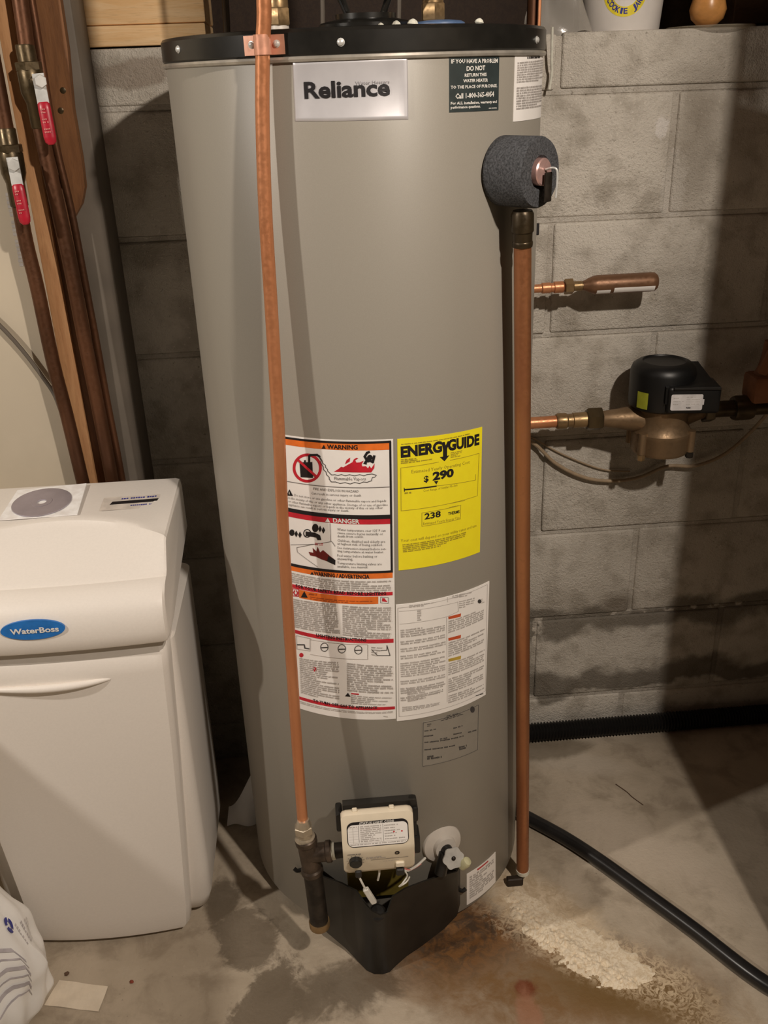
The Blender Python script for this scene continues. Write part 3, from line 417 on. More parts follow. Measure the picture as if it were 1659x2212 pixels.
                             ('p', 'black', [(-25.84, 0.8838), (-24.35, 0.8847), (-24.22, 0.8879), (-23.68, 0.8882), (-23.68, 0.885), (-21.55, 0.8863), (-21.68, 0.8632), (-25.85, 0.8623)]), ('l', 'black', 0.003, [(-22.56, 0.886), (-22.42, 0.8944), (-21.87, 0.8962), (-19.86, 0.8971), (-19.07, 0.8948)]), ('p', 'redbar', [(-26.11, 0.8891), (-26.71, 0.8865), (-20.76, 0.8641), (-20.15, 0.8669)]), ('l', 'ink', 0.00087, [(-19.07, 0.8948), (-18.4, 0.89), (-18.17, 0.8854), (-17.4, 0.883), (-17.39, 0.8799), (-16.79, 0.8769), (-16.82, 0.8748), (-15.63, 0.8693), (-14.59, 0.87), (-13.7, 0.8689), (-12.55, 0.8705), (-11.44, 0.8688), (-10.08, 0.8704), (-8.53, 0.8688), (-6.96, 0.8704), (-5.65, 0.8686), (-4.74, 0.8703), (-3.18, 0.8709), (-1.87, 0.8687), (-2.34, 0.8663), (-3.12, 0.8657), (-3.49, 0.861), (-4.85, 0.8591), (-5.95, 0.8598), (-7.09, 0.8575), (-8.64, 0.8591), (-10.01, 0.857), (-11.56, 0.8588), (-13.16, 0.8574), (-14.5, 0.8595), (-15.88, 0.8592), (-16.47, 0.8633), (-16.44, 0.8659), (-17.24, 0.8694), (-17.35, 0.8731), (-18.07, 0.8766), (-18.12, 0.8807), (-18.74, 0.8858), (-18.68, 0.89), (-19.2, 0.894)]), ('p', 'red', [(-14.88, 0.8741), (-13.36, 0.8783), (-12.53, 0.8816), (-11.86, 0.8808), (-10.48, 0.8845), (-8.99, 0.8882), (-8.51, 0.8923), (-7.71, 0.8945), (-7.12, 0.8938), (-8.12, 0.8907), (-7.78, 0.8876), (-6.78, 0.8878), (-5.55, 0.8902), (-6.2, 0.8849), (-6.07, 0.882), (-4.96, 0.8822), (-4.33, 0.8789), (-3.92, 0.8825), (-3.34, 0.8788), (-2.28, 0.8858), (-2.45, 0.8791), (-3.39, 0.873)]), ('p', 'red', [(-11.3, 0.8852), (-10.74, 0.8912), (-9.58, 0.8949), (-9.83, 0.889)]), ('p', 'black', [(-2.8, 0.8942), (-2.9, 0.8925), (-3.14, 0.8912), (-3.49, 0.8905), (-3.86, 0.8905), (-4.19, 0.8914), (-4.41, 0.8928), (-4.48, 0.8945), (-4.38, 0.8962), (-4.13, 0.8975), (-3.79, 0.8982), (-3.42, 0.8981), (-3.09, 0.8973), (-2.87, 0.8959)]), ('p', 'black', [(-4.87, 0.892), (-4.21, 0.8921), (-3.41, 0.8902), (-3.88, 0.8875), (-4.58, 0.8876), (-4.72, 0.8842), (-5.74, 0.8859)]), ('l', 'black', 0.00333, [(-4.66, 0.8914), (-5.16, 0.8961), (-4.41, 0.9012), (-3.83, 0.9021)]), ('l', 'black', 0.00333, [(-3.46, 0.8895), (-2.82, 0.8877), (-2.51, 0.8926), (-2.3, 0.8961)]), ('t', 'gray', 'Flammable Vapors', (-14.81, 0.8624), (-5.15, 0.862), 0.005), ('l', 'gray', 0.00093, [(-32.52, 0.8534), (1.97, 0.8507)]), ('t', 'gray', 'FIRE AND EXPLOSION HAZARD', (-21.72, 0.8458), (-7.45, 0.8444), 0.0038), ('t', 'gray', 'Can result in serious injury or death', (-22.56, 0.839), (-6.83, 0.8384), 0.0038), ('p', 'black', [(-31.5, 0.8314), (-29.09, 0.8324), (-30.22, 0.8417)]), ('p', 'white', [(-30.5, 0.8341), (-30.18, 0.8342), (-30.16, 0.8382), (-30.4, 0.838)]), ('t', 'gray', 'Do not store or use gasoline or other flammable vapors and liquids', (-28.56, 0.8327), (0.84, 0.829), 0.0037), ('t', 'gray', 'in the vicinity of this or any other appliance. Storage of or use of gasoline', (-30.91, 0.8273), (1.25, 0.8231), 0.0037), ('t', 'gray', 'or other flammable vapors or liquids in the vicinity of this or any other', (-31.02, 0.8219), (-0.25, 0.8191), 0.0037), ('t', 'gray', 'appliance can result in serious injury or death.', (-30.99, 0.8168), (-10.81, 0.8157), 0.0037), ('p', 'black', [(-33.21, 0.8134), (1.97, 0.8095), (2.0, 0.8032), (-33.16, 0.8074)]), ('p', 'red', [(-33.16, 0.8074), (2.0, 0.8035), (1.98, 0.7955), (-33.15, 0.7996)]), ('t', 'white', 'DANGER', (-16.07, 0.7991), (-7.69, 0.798), 0.0067), ('p', 'white', [(-18.65, 0.7991), (-16.99, 0.7988), (-17.73, 0.8051)]), ('p', 'black', [(-29.67, 0.7758), (-29.78, 0.7738), (-30.02, 0.7719), (-30.36, 0.7705), (-30.74, 0.7698), (-31.1, 0.7699), (-31.39, 0.7708), (-31.57, 0.7723), (-31.6, 0.7743), (-31.49, 0.7763), (-31.24, 0.7782), (-30.9, 0.7796), (-30.53, 0.7803), (-30.17, 0.7802), (-29.88, 0.7793), (-29.7, 0.7778)]),
# label print: corner positions and marks as (angle on the jacket, height)
                             ('p', 'black', [(-21.04, 0.7884), (-21.16, 0.7859), (-21.43, 0.7837), (-21.8, 0.7821), (-22.23, 0.7814), (-22.65, 0.7817), (-22.98, 0.7829), (-23.19, 0.7849), (-23.24, 0.7873), (-23.11, 0.7899), (-22.84, 0.7921), (-22.46, 0.7937), (-22.03, 0.7944), (-21.62, 0.7941), (-21.29, 0.7929), (-21.08, 0.7909)]), ('p', 'black', [(-29.71, 0.7737), (-28.96, 0.7797), (-28.42, 0.7747), (-29.16, 0.7691)]), ('p', 'black', [(-28.35, 0.7733), (-27.61, 0.7792), (-27.07, 0.7742), (-27.8, 0.7687)]), ('p', 'black', [(-21.11, 0.7868), (-20.44, 0.7924), (-19.93, 0.7873), (-20.59, 0.7821)]), ('p', 'black', [(-20.01, 0.7852), (-19.35, 0.7908), (-18.84, 0.7857), (-19.5, 0.7805)]), ('p', 'black', [(-23.66, 0.7788), (-23.77, 0.7767), (-24.07, 0.777), (-23.99, 0.7787)]), ('p', 'black', [(-23.77, 0.7767), (-24.0, 0.7747), (-24.24, 0.7754), (-24.07, 0.777)]), ('p', 'black', [(-24.0, 0.7747), (-24.33, 0.773), (-24.5, 0.774), (-24.24, 0.7754)]), ('p', 'black', [(-24.33, 0.773), (-24.74, 0.7718), (-24.81, 0.7731), (-24.5, 0.774)]), ('p', 'black', [(-24.74, 0.7718), (-25.18, 0.7712), (-25.15, 0.7726), (-24.81, 0.7731)]), ('p', 'black', [(-25.18, 0.7712), (-25.61, 0.7712), (-25.48, 0.7727), (-25.15, 0.7726)]), ('p', 'black', [(-25.61, 0.7712), (-25.99, 0.7719), (-25.77, 0.7733), (-25.48, 0.7727)]), ('p', 'black', [(-25.99, 0.7719), (-26.28, 0.7733), (-26.0, 0.7743), (-25.77, 0.7733)]), ('p', 'black', [(-26.28, 0.7733), (-26.45, 0.775), (-26.12, 0.7757), (-26.0, 0.7743)]), ('p', 'black', [(-26.45, 0.775), (-26.48, 0.7771), (-26.15, 0.7773), (-26.12, 0.7757)]), ('p', 'black', [(-26.48, 0.7771), (-26.37, 0.7793), (-26.07, 0.779), (-26.15, 0.7773)]), ('p', 'black', [(-26.37, 0.7793), (-26.14, 0.7813), (-25.89, 0.7806), (-26.07, 0.779)]), ('p', 'black', [(-26.14, 0.7813), (-25.8, 0.783), (-25.62, 0.782), (-25.89, 0.7806)]), ('p', 'black', [(-25.8, 0.783), (-25.39, 0.7842), (-25.31, 0.7829), (-25.62, 0.782)]), ('p', 'black', [(-25.39, 0.7842), (-24.95, 0.7848), (-24.97, 0.7834), (-25.31, 0.7829)]), ('p', 'black', [(-24.95, 0.7848), (-24.52, 0.7847), (-24.64, 0.7833), (-24.97, 0.7834)]), ('p', 'black', [(-24.52, 0.7847), (-24.15, 0.784), (-24.36, 0.7827), (-24.64, 0.7833)]), ('p', 'black', [(-24.15, 0.784), (-23.86, 0.7827), (-24.14, 0.7817), (-24.36, 0.7827)]), ('p', 'black', [(-23.86, 0.7827), (-23.7, 0.7809), (-24.01, 0.7803), (-24.14, 0.7817)]), ('p', 'black', [(-23.7, 0.7809), (-23.66, 0.7788), (-23.99, 0.7787), (-24.01, 0.7803)]), ('p', 'black', [(-25.58, 0.7808), (-22.34, 0.7806), (-20.66, 0.7773), (-20.32, 0.7702), (-21.6, 0.7695), (-22.0, 0.7731), (-23.27, 0.7737), (-25.7, 0.7734)]), ('b', 'red', [(-22.67, 0.7652), (-19.76, 0.7654), (-22.74, 0.7606), (-19.82, 0.7612)], 2, 0.5), ('p', 'darkred', [(-25.08, 0.749), (-23.4, 0.7486), (-23.55, 0.7563), (-22.34, 0.7513), (-21.76, 0.759), (-21.07, 0.7505), (-20.01, 0.7546), (-17.54, 0.7451), (-16.1, 0.7403), (-16.29, 0.7324), (-18.46, 0.7369), (-21.13, 0.7403), (-22.47, 0.7428), (-24.56, 0.7437)]), ('p', 'black', [(-18.33, 0.7463), (-16.1, 0.7403), (-16.29, 0.7324), (-18.9, 0.7376)]), ('l', 'gray', 0.00067, [(-31.43, 0.7554), (-23.08, 0.7625)]), ('l', 'gray', 0.00067, [(-29.22, 0.753), (-24.04, 0.7609), (-16.9, 0.7694), (-15.9, 0.7624)]), ('l', 'gray', 0.00067, [(-29.22, 0.753), (-29.11, 0.7457), (-22.25, 0.7269)]), ('l', 'gray', 0.00067, [(-17.1, 0.7971), (-17.2, 0.7703)]), ('t', 'gray', 'Water temperature over 125°F can', (-14.84, 0.7869), (0.32, 0.7843), 0.004), ('t', 'gray', 'cause severe burns instantly or', (-14.91, 0.7818), (-0.48, 0.7795), 0.0039), ('t', 'gray', 'death from scalds.', (-14.97, 0.7766), (-6.64, 0.7763), 0.004), ('t', 'gray', 'Children, disabled and elderly are', (-15.06, 0.7699), (0.06, 0.7675), 0.0041), ('t', 'gray', 'at highest risk of being scalded.', (-15.12, 0.7649), (-0.82, 0.7629), 0.0041), ('t', 'gray', 'See instruction manual before set-', (-15.2, 0.7587), (0.28, 0.7562), 0.004),
# label print: corner positions and marks as (angle on the jacket, height)
                             ('t', 'gray', 'ting temperature at water heater.', (-15.26, 0.7536), (-0.48, 0.7515), 0.0041), ('t', 'gray', 'Feel water before bathing or', (-15.36, 0.7464), (-2.54, 0.7452), 0.0041), ('t', 'gray', 'showering.', (-15.43, 0.7409), (-10.41, 0.7413), 0.0041), ('t', 'gray', 'Temperature limiting valves are', (-15.51, 0.7346), (-1.27, 0.7329), 0.0041), ('t', 'gray', 'available, see manual.', (-15.58, 0.729), (-5.68, 0.7288), 0.0041), ('p', 'black', [(-34.02, 0.7256), (1.83, 0.7235), (1.8, 0.7199), (-34.12, 0.7209)]), ('p', 'orange', [(-33.92, 0.7215), (2.11, 0.7201), (2.05, 0.7112), (-34.09, 0.7134)]), ('t', 'black', 'WARNING / ADVERTENCIA', (-23.79, 0.7127), (-5.4, 0.7121), 0.0064), ('p', 'black', [(-25.07, 0.7127), (-23.78, 0.7132), (-24.37, 0.7177)]), ('b', 'print', [(-32.68, 0.7111), (1.72, 0.708), (-32.84, 0.6942), (1.61, 0.6909)], 5, 0.75), ('p', 'red', [(-33.64, 0.6911), (1.9, 0.6887), (1.86, 0.6832), (-33.77, 0.6852)]), ('t', 'black', 'FOR YOUR SAFETY READ BEFORE LIGHTING', (-30.82, 0.6874), (-0.25, 0.6848), 0.0051), ('p', 'orange', [(-29.64, 0.6843), (-2.83, 0.6825), (-2.93, 0.6704), (-29.9, 0.6702)]), ('p', 'black', [(-29.23, 0.6719), (-26.66, 0.6733), (-27.77, 0.6835)]), ('b', 'rust', [(-26.07, 0.6822), (-20.81, 0.684), (-26.14, 0.6782), (-20.87, 0.68)], 1, 0.7), ('b', 'rust', [(-25.66, 0.6774), (-4.63, 0.6768), (-25.76, 0.6713), (-4.67, 0.672)], 2, 0.5), ('l', 'red', 0.00133, [(-32.27, 0.6832), (-29.86, 0.6847), (-30.09, 0.6725), (-32.41, 0.671), (-32.27, 0.6832)]), ('l', 'red', 0.002, [(-31.48, 0.6805), (-31.87, 0.677), (-31.51, 0.6737), (-30.73, 0.6741), (-30.39, 0.6784), (-30.74, 0.6812)]), ('l', 'gray', 0.00067, [(-2.05, 0.6817), (0.42, 0.6801), (0.36, 0.6706), (-2.13, 0.6723), (-2.05, 0.6817)]), ('p', 'red', [(-1.67, 0.6744), (-1.55, 0.6796), (-0.77, 0.679), (-0.35, 0.6753), (-0.05, 0.6748), (-0.07, 0.6726)]), ('b', 'print', [(-32.27, 0.6674), (-16.64, 0.6705), (-32.85, 0.6172), (-15.91, 0.6195)], 15, 0.78), ('b', 'print', [(-14.63, 0.6685), (1.64, 0.6644), (-15.12, 0.617), (0.61, 0.6109)], 15, 0.82), ('p', 'red', [(-34.33, 0.6133), (1.69, 0.6105), (1.64, 0.6037), (-34.46, 0.6071)]), ('t', 'black', 'LIGHTING INSTRUCTIONS', (-24.55, 0.6097), (-7.29, 0.6079), 0.0053), ('l', 'print', 0.0008, [(-32.25, 0.6039), (-26.89, 0.6044), (-27.26, 0.5822), (-32.5, 0.58), (-32.25, 0.6039)]), ('l', 'ink', 0.002, [(-32.14, 0.5876), (-29.43, 0.5906), (-29.27, 0.5849), (-27.72, 0.5853)]), ('l', 'print', 0.00067, [(-26.92, 0.6025), (-6.97, 0.6028), (-7.2, 0.5772), (-27.31, 0.5763)]), ('l', 'ink', 0.001, [(-20.56, 0.594), (-20.68, 0.5914), (-20.94, 0.5891), (-21.32, 0.5872), (-21.77, 0.586), (-22.24, 0.5857), (-22.67, 0.5862), (-23.01, 0.5876), (-23.21, 0.5896), (-23.26, 0.5921), (-23.14, 0.5946), (-22.87, 0.597), (-22.48, 0.5989), (-22.03, 0.6001), (-21.56, 0.6004), (-21.14, 0.5999), (-20.81, 0.5985), (-20.61, 0.5964), (-20.56, 0.594)]), ('l', 'ink', 0.00167, [(-22.89, 0.5914), (-20.84, 0.5933)]), ('l', 'ink', 0.001, [(-14.49, 0.5942), (-14.6, 0.5917), (-14.84, 0.5894), (-15.2, 0.5877), (-15.63, 0.5866), (-16.08, 0.5864), (-16.49, 0.5871), (-16.81, 0.5886), (-17.01, 0.5907), (-17.06, 0.5931), (-16.95, 0.5957), (-16.7, 0.598), (-16.33, 0.5997), (-15.9, 0.6008), (-15.46, 0.6009), (-15.05, 0.6002), (-14.73, 0.5987), (-14.54, 0.5966), (-14.49, 0.5942)]), ('l', 'ink', 0.00167, [(-16.71, 0.5924), (-14.76, 0.5936)]), ('l', 'ink', 0.001, [(-8.96, 0.5935), (-9.06, 0.591), (-9.29, 0.5888), (-9.64, 0.5872), (-10.06, 0.5862), (-10.5, 0.5862), (-10.9, 0.587), (-11.21, 0.5885), (-11.41, 0.5907), (-11.46, 0.5931), (-11.36, 0.5956), (-11.12, 0.5978), (-10.77, 0.5995), (-10.35, 0.6004), (-9.92, 0.6005), (-9.52, 0.5997), (-9.2, 0.5981), (-9.01, 0.5959), (-8.96, 0.5935)]), ('l', 'ink', 0.00167, [(-11.12, 0.5923), (-9.22, 0.593)]), ('l', 'ink', 0.001, [(-5.79, 0.5941), (-3.86, 0.5834), (0.32, 0.5822), (-0.59, 0.5999), (-0.65, 0.5918), (-4.02, 0.5916)]),
# label print: corner positions and marks as (angle on the jacket, height)
                             ('b', 'print', [(-5.74, 0.5999), (-1.28, 0.5978), (-5.88, 0.5837), (-4.1, 0.5811)], 4, 0.5), ('p', 'red', [(-30.1, 0.5714), (-30.22, 0.5696), (-30.48, 0.5679), (-30.84, 0.5667), (-31.23, 0.5663), (-31.57, 0.5666), (-31.78, 0.5678), (-31.83, 0.5694), (-31.71, 0.5713), (-31.44, 0.573), (-31.08, 0.5742), (-30.7, 0.5746), (-30.37, 0.5742), (-30.15, 0.5731)]), ('p', 'red', [(-25.31, 0.5508), (-25.41, 0.549), (-25.66, 0.5473), (-26.0, 0.5462), (-26.37, 0.5459), (-26.69, 0.5463), (-26.89, 0.5475), (-26.94, 0.5492), (-26.83, 0.551), (-26.58, 0.5527), (-26.24, 0.5538), (-25.88, 0.5541), (-25.56, 0.5537), (-25.36, 0.5525)]), ('b', 'print', [(-31.75, 0.5655), (-16.98, 0.5709), (-32.29, 0.5001), (-17.66, 0.4982)], 19, 0.72), ('b', 'print', [(-14.29, 0.5709), (1.11, 0.5642), (-14.7, 0.5193), (0.96, 0.514)], 13, 0.8), ('b', 'print', [(-13.45, 0.5136), (0.92, 0.5079), (-13.54, 0.4964), (-2.05, 0.4938)], 5, 0.7), ('p', 'black', [(-15.71, 0.5091), (-13.73, 0.5091), (-14.59, 0.5161)]), ('p', 'red', [(-13.42, 0.5161), (-10.82, 0.5155), (-10.84, 0.5131), (-13.45, 0.5136)]), ('p', 'red', [(-35.88, 0.4925), (1.39, 0.4905), (1.35, 0.485), (-36.0, 0.4867)]), ('t', 'black', 'TO TURN OFF GAS TO APPLIANCE', (-27.72, 0.49), (-4.73, 0.4878), 0.0048), ('b', 'print', [(-33.31, 0.4849), (0.75, 0.4826), (-32.85, 0.4793), (0.73, 0.4789)], 2, 0.6), ('b', 'print', [(-2.65, 0.4751), (-0.11, 0.4725), (-2.67, 0.4726), (-0.13, 0.47)], 1, 0.6)],
# label print: corner positions and marks as (angle on the jacket, height)
                   'sheet': [(-31.58, 0.9206), (3.57, 0.9183), (1.56, 0.4672), (-36.37, 0.469)]}}
# ---------------------------------------------------------------- water heater
CX, CY, R = .0783, -.2613, .2496
def cyl(th, z, r=R):
    a = math.radians(th); return V(CX+r*math.sin(a), CY-r*math.cos(a), z)
def rad(th):
    a = math.radians(th); return V(math.sin(a), -math.cos(a), 0)
def tang(th):
    a = math.radians(th); return V(math.cos(a), math.sin(a), 0)
H = thing('water_heater', 'tall grey water heater with black top rim and warning labels', 'water heater', (CX, CY, 0))
jk = MB(); jk.prof([(.236, .012), (R-.003, .016), (R, .022), (R, 1.366), (R-.002, 1.370)], 128, (CX, CY, 0)); jk.build('jacket', 'tank', H)
bs = MB(); bs.prof([(.236, .0), (.238, .013)], 64, (CX, CY, 0)); bs.build('base_ring', 'cap', H)
sm = MB(); sm.prof([(R, 1.3655), (R+.0035, 1.3665), (R+.0045, 1.3690), (R+.0035, 1.3715), (R, 1.3725)], 128, (CX, CY, 0), cap=False); sm.build('bright_seam', 'seam', H)
cp = MB(); cp.prof([(R+.0015, 1.372), (R+.0035, 1.374), (R+.0035, 1.3955), (R+.001, 1.3990), (R-.005, 1.4000), (0, 1.4005)], 128, (CX, CY, 0), cap=False); cp.build('top_cap', 'cap', H)
def screw(parent, p, d, r=.0035, mat='steel'):
    m = MB(); m.prof([(r*1.25, 0), (r*1.25, r*.25), (r, r*.3), (r*.9, r*.7), (r*.5, r*.95), (0, r)], 14, p, d); return m.build('screw', mat, parent)
for th, z in ((-59.7, 1.386), (-6.5, 1.384), (58.9, 1.383)): screw(H, cyl(th, z, R+.0034), rad(th))
dh = MB(); dh.prof([(.060, 1.4005), (.062, 1.4120), (.060, 1.414), (.040, 1.418), (.040, 1.424), (0, 1.425)], 40, (.095, -.26, 0)); dh.build('flue_collar', 'cap', H)
# labels ------------------------------------------------------------------
SHEET = dict(nameplate='foil', notice_label='notice', instruction_label='paper', warning_label='paper', energy_label='yellow', temperature_label='paper', rating_plate='plate', caution_label='paper')
LIFT = dict(temperature_label=.0011, energy_label=.0006, nameplate=.0016)
for nm, d in LABELS.items():
    tl, tr, br, bl = d['sheet']; lift = LIFT.get(nm, .0005); m = MB()
    rr = (lambda u, v: V(u, v))
    nu = 28
    def sheet(u, v, e=0):
        t = (tl[0]*(1-u)+tr[0]*u)*(1-v)+(bl[0]*(1-u)+br[0]*u)*v; z = (tl[1]*(1-u)+tr[1]*u)*(1-v)+(bl[1]*(1-u)+br[1]*u)*v
        return cyl(t, z, R+lift+e)
    if nm == 'nameplate':      # embossed plate with rounded edge
        def fn(u, v):
            q = min(u, 1-u)*.138; w_ = min(v, 1-v)*.064; e = min(q, w_); return sheet(u, v, -.0012 if e < 1e-6 else (0 if e < .0045 else -.0005))
        us = [0, .012, .03, .045]+[.045+.91*k/20 for k in range(1, 20)]+[.955, .97, .988, 1]; vs_ = [0, .03, .065, .09, .5, .91, .935, .97, 1]
        n1 = len(us); m.add([fn(u, v) for v in vs_ for u in us], [(j*n1+i, j*n1+i+1, (j+1)*n1+i+1, (j+1)*n1+i) for j in range(len(vs_)-1) for i in range(n1-1)])
    else:
        m.grid(sheet, nu, 6)
        # thin edge so that the sheet has a thickness
        k0 = len(m.v); loop = [sheet(i/nu, 0) for i in range(nu+1)]+[sheet(1, 1-(1-j/6)) for j in range(1, 7)]+[sheet(1-i/nu, 1) for i in range(1, nu+1)]+[sheet(0, 1-j/6) for j in range(1, 6)]
        lo = [q-(q-V(CX, CY, q.z)).normalized()*(lift+.0003) for q in loop]; n2 = len(loop)
        m.add(loop+lo, [(i, (i+1) % n2, n2+(i+1) % n2, n2+i) for i in range(n2)])
    par = m.build(nm, SHEET[nm], H)
    F = Flat(); A = math.radians(1)*R
    sc = lambda p: (p[0]*A, p[1])
    for it in d['items']:
        if it[0] == 't': F.text(it[1], it[2], sc(it[3]), sc(it[4]), it[5], 0 if it[1] in ('gray', 'olive', 'ghost') else (2 if it[5] > .011 and nm == 'energy_label' else 1))
        elif it[0] == 'p': F.poly(it[1], [sc(p) for p in it[2]])
        elif it[0] == 'l': F.line(it[1], it[2], [sc(p) for p in it[3]])
        else: F.bars(it[1], [sc(p) for p in it[2]], it[3], it[4])
    lay(F, lambda x, y, e: cyl(x/A, y, R+lift+e), par, .00025, .010)
# temperature and pressure valve with foam collar ---------------------------
TH = 42.; ax = rad(TH); o3 = cyl(TH, 1.238)
fc = MB(); fc.prof([(.0165, .0), (.041, 0), (.0412, .004), (.0412, .052), (.0395, .0555), (.020, .0565), (.0165, .052), (.0165, .03), (0, .03)], 40, o3, ax); fc.build('foam_collar', 'foam', H)
tp = MB(); tp.prof([(.016, .03), (.016, .0600), (.0145, .0615), (0, .0618)], 28, o3+V(0, 0, .001), ax); v = tp.build('relief_valve', 'pinkmetal', H)
c0 = o3+ax*.062; lv = MB(); lv.box((0, 0, 0), (.014, .003, .034), .0012, 2, Matrix.Rotation(math.radians(TH), 3, 'Z')); lv.v = [tuple(V(*q)+c0+ax*.004+V(.001, 0, -.016)) for q in lv.v]
lv.build('lever', 'iron', v); pn = MB(); pn.tube([c0+V(0, 0, .004)+ax*.001, c0+ax*.010+V(.002, 0, .006), c0+ax*.012+V(.005, 0, 0), c0+ax*.009+V(.007, 0, -.028)], .0013, 8, 6); pn.build('pin', 'steel', v)
# drain valve ----------------------------------------------------------------
TD = 18.; ad = rad(TD); od = cyl(TD, .197)
dv = MB(); dv.prof([(.034, -.006), (.0345, .001), (.033, .0035), (.020, .009), (.018, .016), (.0, .017)], 40, od, (ad+V(0, 0, .10))); q = dv.build('drain_escutcheon', 'bulbwhite', H)
sp = MB(); sp.cyl(od+ad*.012, od+ad*.026+V(0, 0, -.002), .0105); sp.cyl(od+ad*.022+V(-.004, 0, 0), od+ad*.030+V(-.016, 0, -.038), .0100); sp.cyl(od+ad*.022+V(.010, 0, -.012), od+ad*.026+V(.012, 0, -.030), .0075); sp.build('spout', 'plastic', H)
hc = od+ad*.034+V(.003, 0, -.002); hd = (ad+V(-.05, 0, .45)).normalized(); hw = MB(); vs = []; u = hd.cross(V(0, 0, 1)).normalized(); wv = u.cross(hd)
ring = [(.0172+.0013*math.cos(6*2*math.pi*k/48)) for k in range(48)]
pt = [hc+u*(ring[k]*math.cos(2*math.pi*k/48))+wv*(ring[k]*math.sin(2*math.pi*k/48)) for k in range(48)]
hw.ngon_prism(pt, hd*.003); hn = hw.build('hand_wheel', 'steel', H); screw(hn, hc+hd*.003, hd, .003, 'iron')
tb = MB(); b0 = hc+V(.019, -.001, -.013); tb.prof([(.006, -.010), (.0085, -.008), (.0090, .004), (.007, .009), (.003, .011), (0, .0112)], 16, b0, V(.5, -.25, .75)); tb.build('outlet_plug', 'tip', H)
# gas control valve ----------------------------------------------------------------
def frus(name, mat, sec, x0, x1, inset, parent, bev=.006):
    """box-like body: profile sec of (y, z) swept along x, ends pulled in by inset"""
    m = MB(); n = len(sec); vs = []
    cyy = sum(p[0] for p in sec)/n; czz = sum(p[1] for p in sec)/n
    for x, k in ((x0, .90), (x0+inset*.3, .965), (x0+inset, 1), (x1-inset, 1), (x1-inset*.3, .965), (x1, .90)):
        vs += [V(x, cyy+(y-cyy)*k, czz+(z-czz)*k) for y, z in sec]
    fs = [(r*n+i, r*n+(i+1) % n, (r+1)*n+(i+1) % n, (r+1)*n+i) for r in range(5) for i in range(n)]+[tuple(range(n)), tuple(range(5*n, 6*n))]
    m.add(vs, fs); return m.build(name, mat, parent, None, True, 40)
GX0, GX1 = -.008, .1000
sec = [(-.560, .340), (-.572, .3530), (-.581, .3580), (-.5885, .3565), (-.5920, .349), (-.6045, .306), (-.6052, .300), (-.6040, .294), (-.5985, .256), (-.5955, .2495), (-.589, .2465), (-.560, .252)]
gv = frus('gas_control', 'cream', sec, GX0, GX1, .008, H)
bk = MB(); bk.ngon_prism([(-.004, -.512, .318), (-.004, -.562, .352), (-.004, -.562, .246), (-.004, -.512, .246)], (.112, 0, 0)); bk.box((-.0105, -.545, .315), (.010, .03, .034), .003, 2); bk.box((.1045, -.550, .325), (.012, .034, .026), .003, 2); bk.box((.1065, -.550, .262), (.013, .03, .034), .003, 2); bk.build('back_housing', 'plastic', gv)
for x in (.0135, .069): MB().box((x, -.5795, .3580), (.0075, .008, .004), .001, 1).build('clip', 'cream', gv)
# label on the sloping upper face
ua = V(1, 0, 0); P0 = V(0, -.5929, .3470); P1 = V(0, -.6044, .3065); ud = (P1-P0).normalized(); un = V(0, -math.sqrt(1-ud.y**2), 0); un = V(0, ud.z, -ud.y).normalized()
if un.y > 0: un = -un
LW, LH = .092, .0405
def on(x, y, e): return V(.046, 0, 0)+ua*(x-LW/2)+V(0, P0.y, P0.z)+ud*((1-y/LH)*LH)+un*(.0004+e)
def rrect(w_, h_, r, n=6, ox=0, oy=0):
    out = []
    for cx, cy, a in ((w_-r, h_-r, 0), (r, h_-r, 90), (r, r, 180), (w_-r, r, 270)):
        out += [(ox+cx+r*math.cos(math.radians(a+90*k/n)), oy+cy+r*math.sin(math.radians(a+90*k/n))) for k in range(n+1)]
    return out
F = Flat(); F.poly('black', rrect(LW, LH, .010)); F.poly('paper', [q for q in rrect(LW-.0024, LH-.0057, .008, 6, .0012, .0012)])
F.text('white', 'STATUS LIGHT CODE', (.019, LH-.0041), (.071, LH-.0041), .0034)
F.line('ink', .0005, [(.0175, .008), (.0175, LH-.006)]); F.line('print', .0004, [(.009, .0065), (.009, LH-.008)]); F.line('ink', .0004, [(.054, .0065), (.054, LH-.006)]); F.line('print', .0004, [(.003, .0065), (.089, .0065)])
F.bars('print', [(.0025, LH-.0065), (.0165, LH-.0065), (.0025, LH-.009), (.0165, LH-.009)], 1, .7)
for k in range(6): F.line('print', .00025, [(.0025, .009+k*.0042), (.0175, .009+k*.0042)])
F.bars('print', [(.020, LH-.0065), (.052, LH-.0065), (.020, .0075), (.052, .0075)], 9, .62); F.bars('print', [(.056, LH-.0065), (.088, LH-.0065), (.056, .008), (.088, .008)], 6, .42); F.bars('print', [(.004, .0058), (.087, .0058), (.004, .003), (.087, .003)], 1, .6)
for x in (.070, .082): F.poly('red', [(x+.0014*math.cos(a*math.pi/5), .0205+.0014*math.sin(a*math.pi/5)) for a in range(10)])
sh = MB(); bmq = F.ink.pop('black'); F2 = Flat(); F2.ink['black'] = bmq; Fw = Flat(); Fw.ink = F.ink
lay(F2, on, gv, 0.0); lay(Fw, on, gv, .00012)
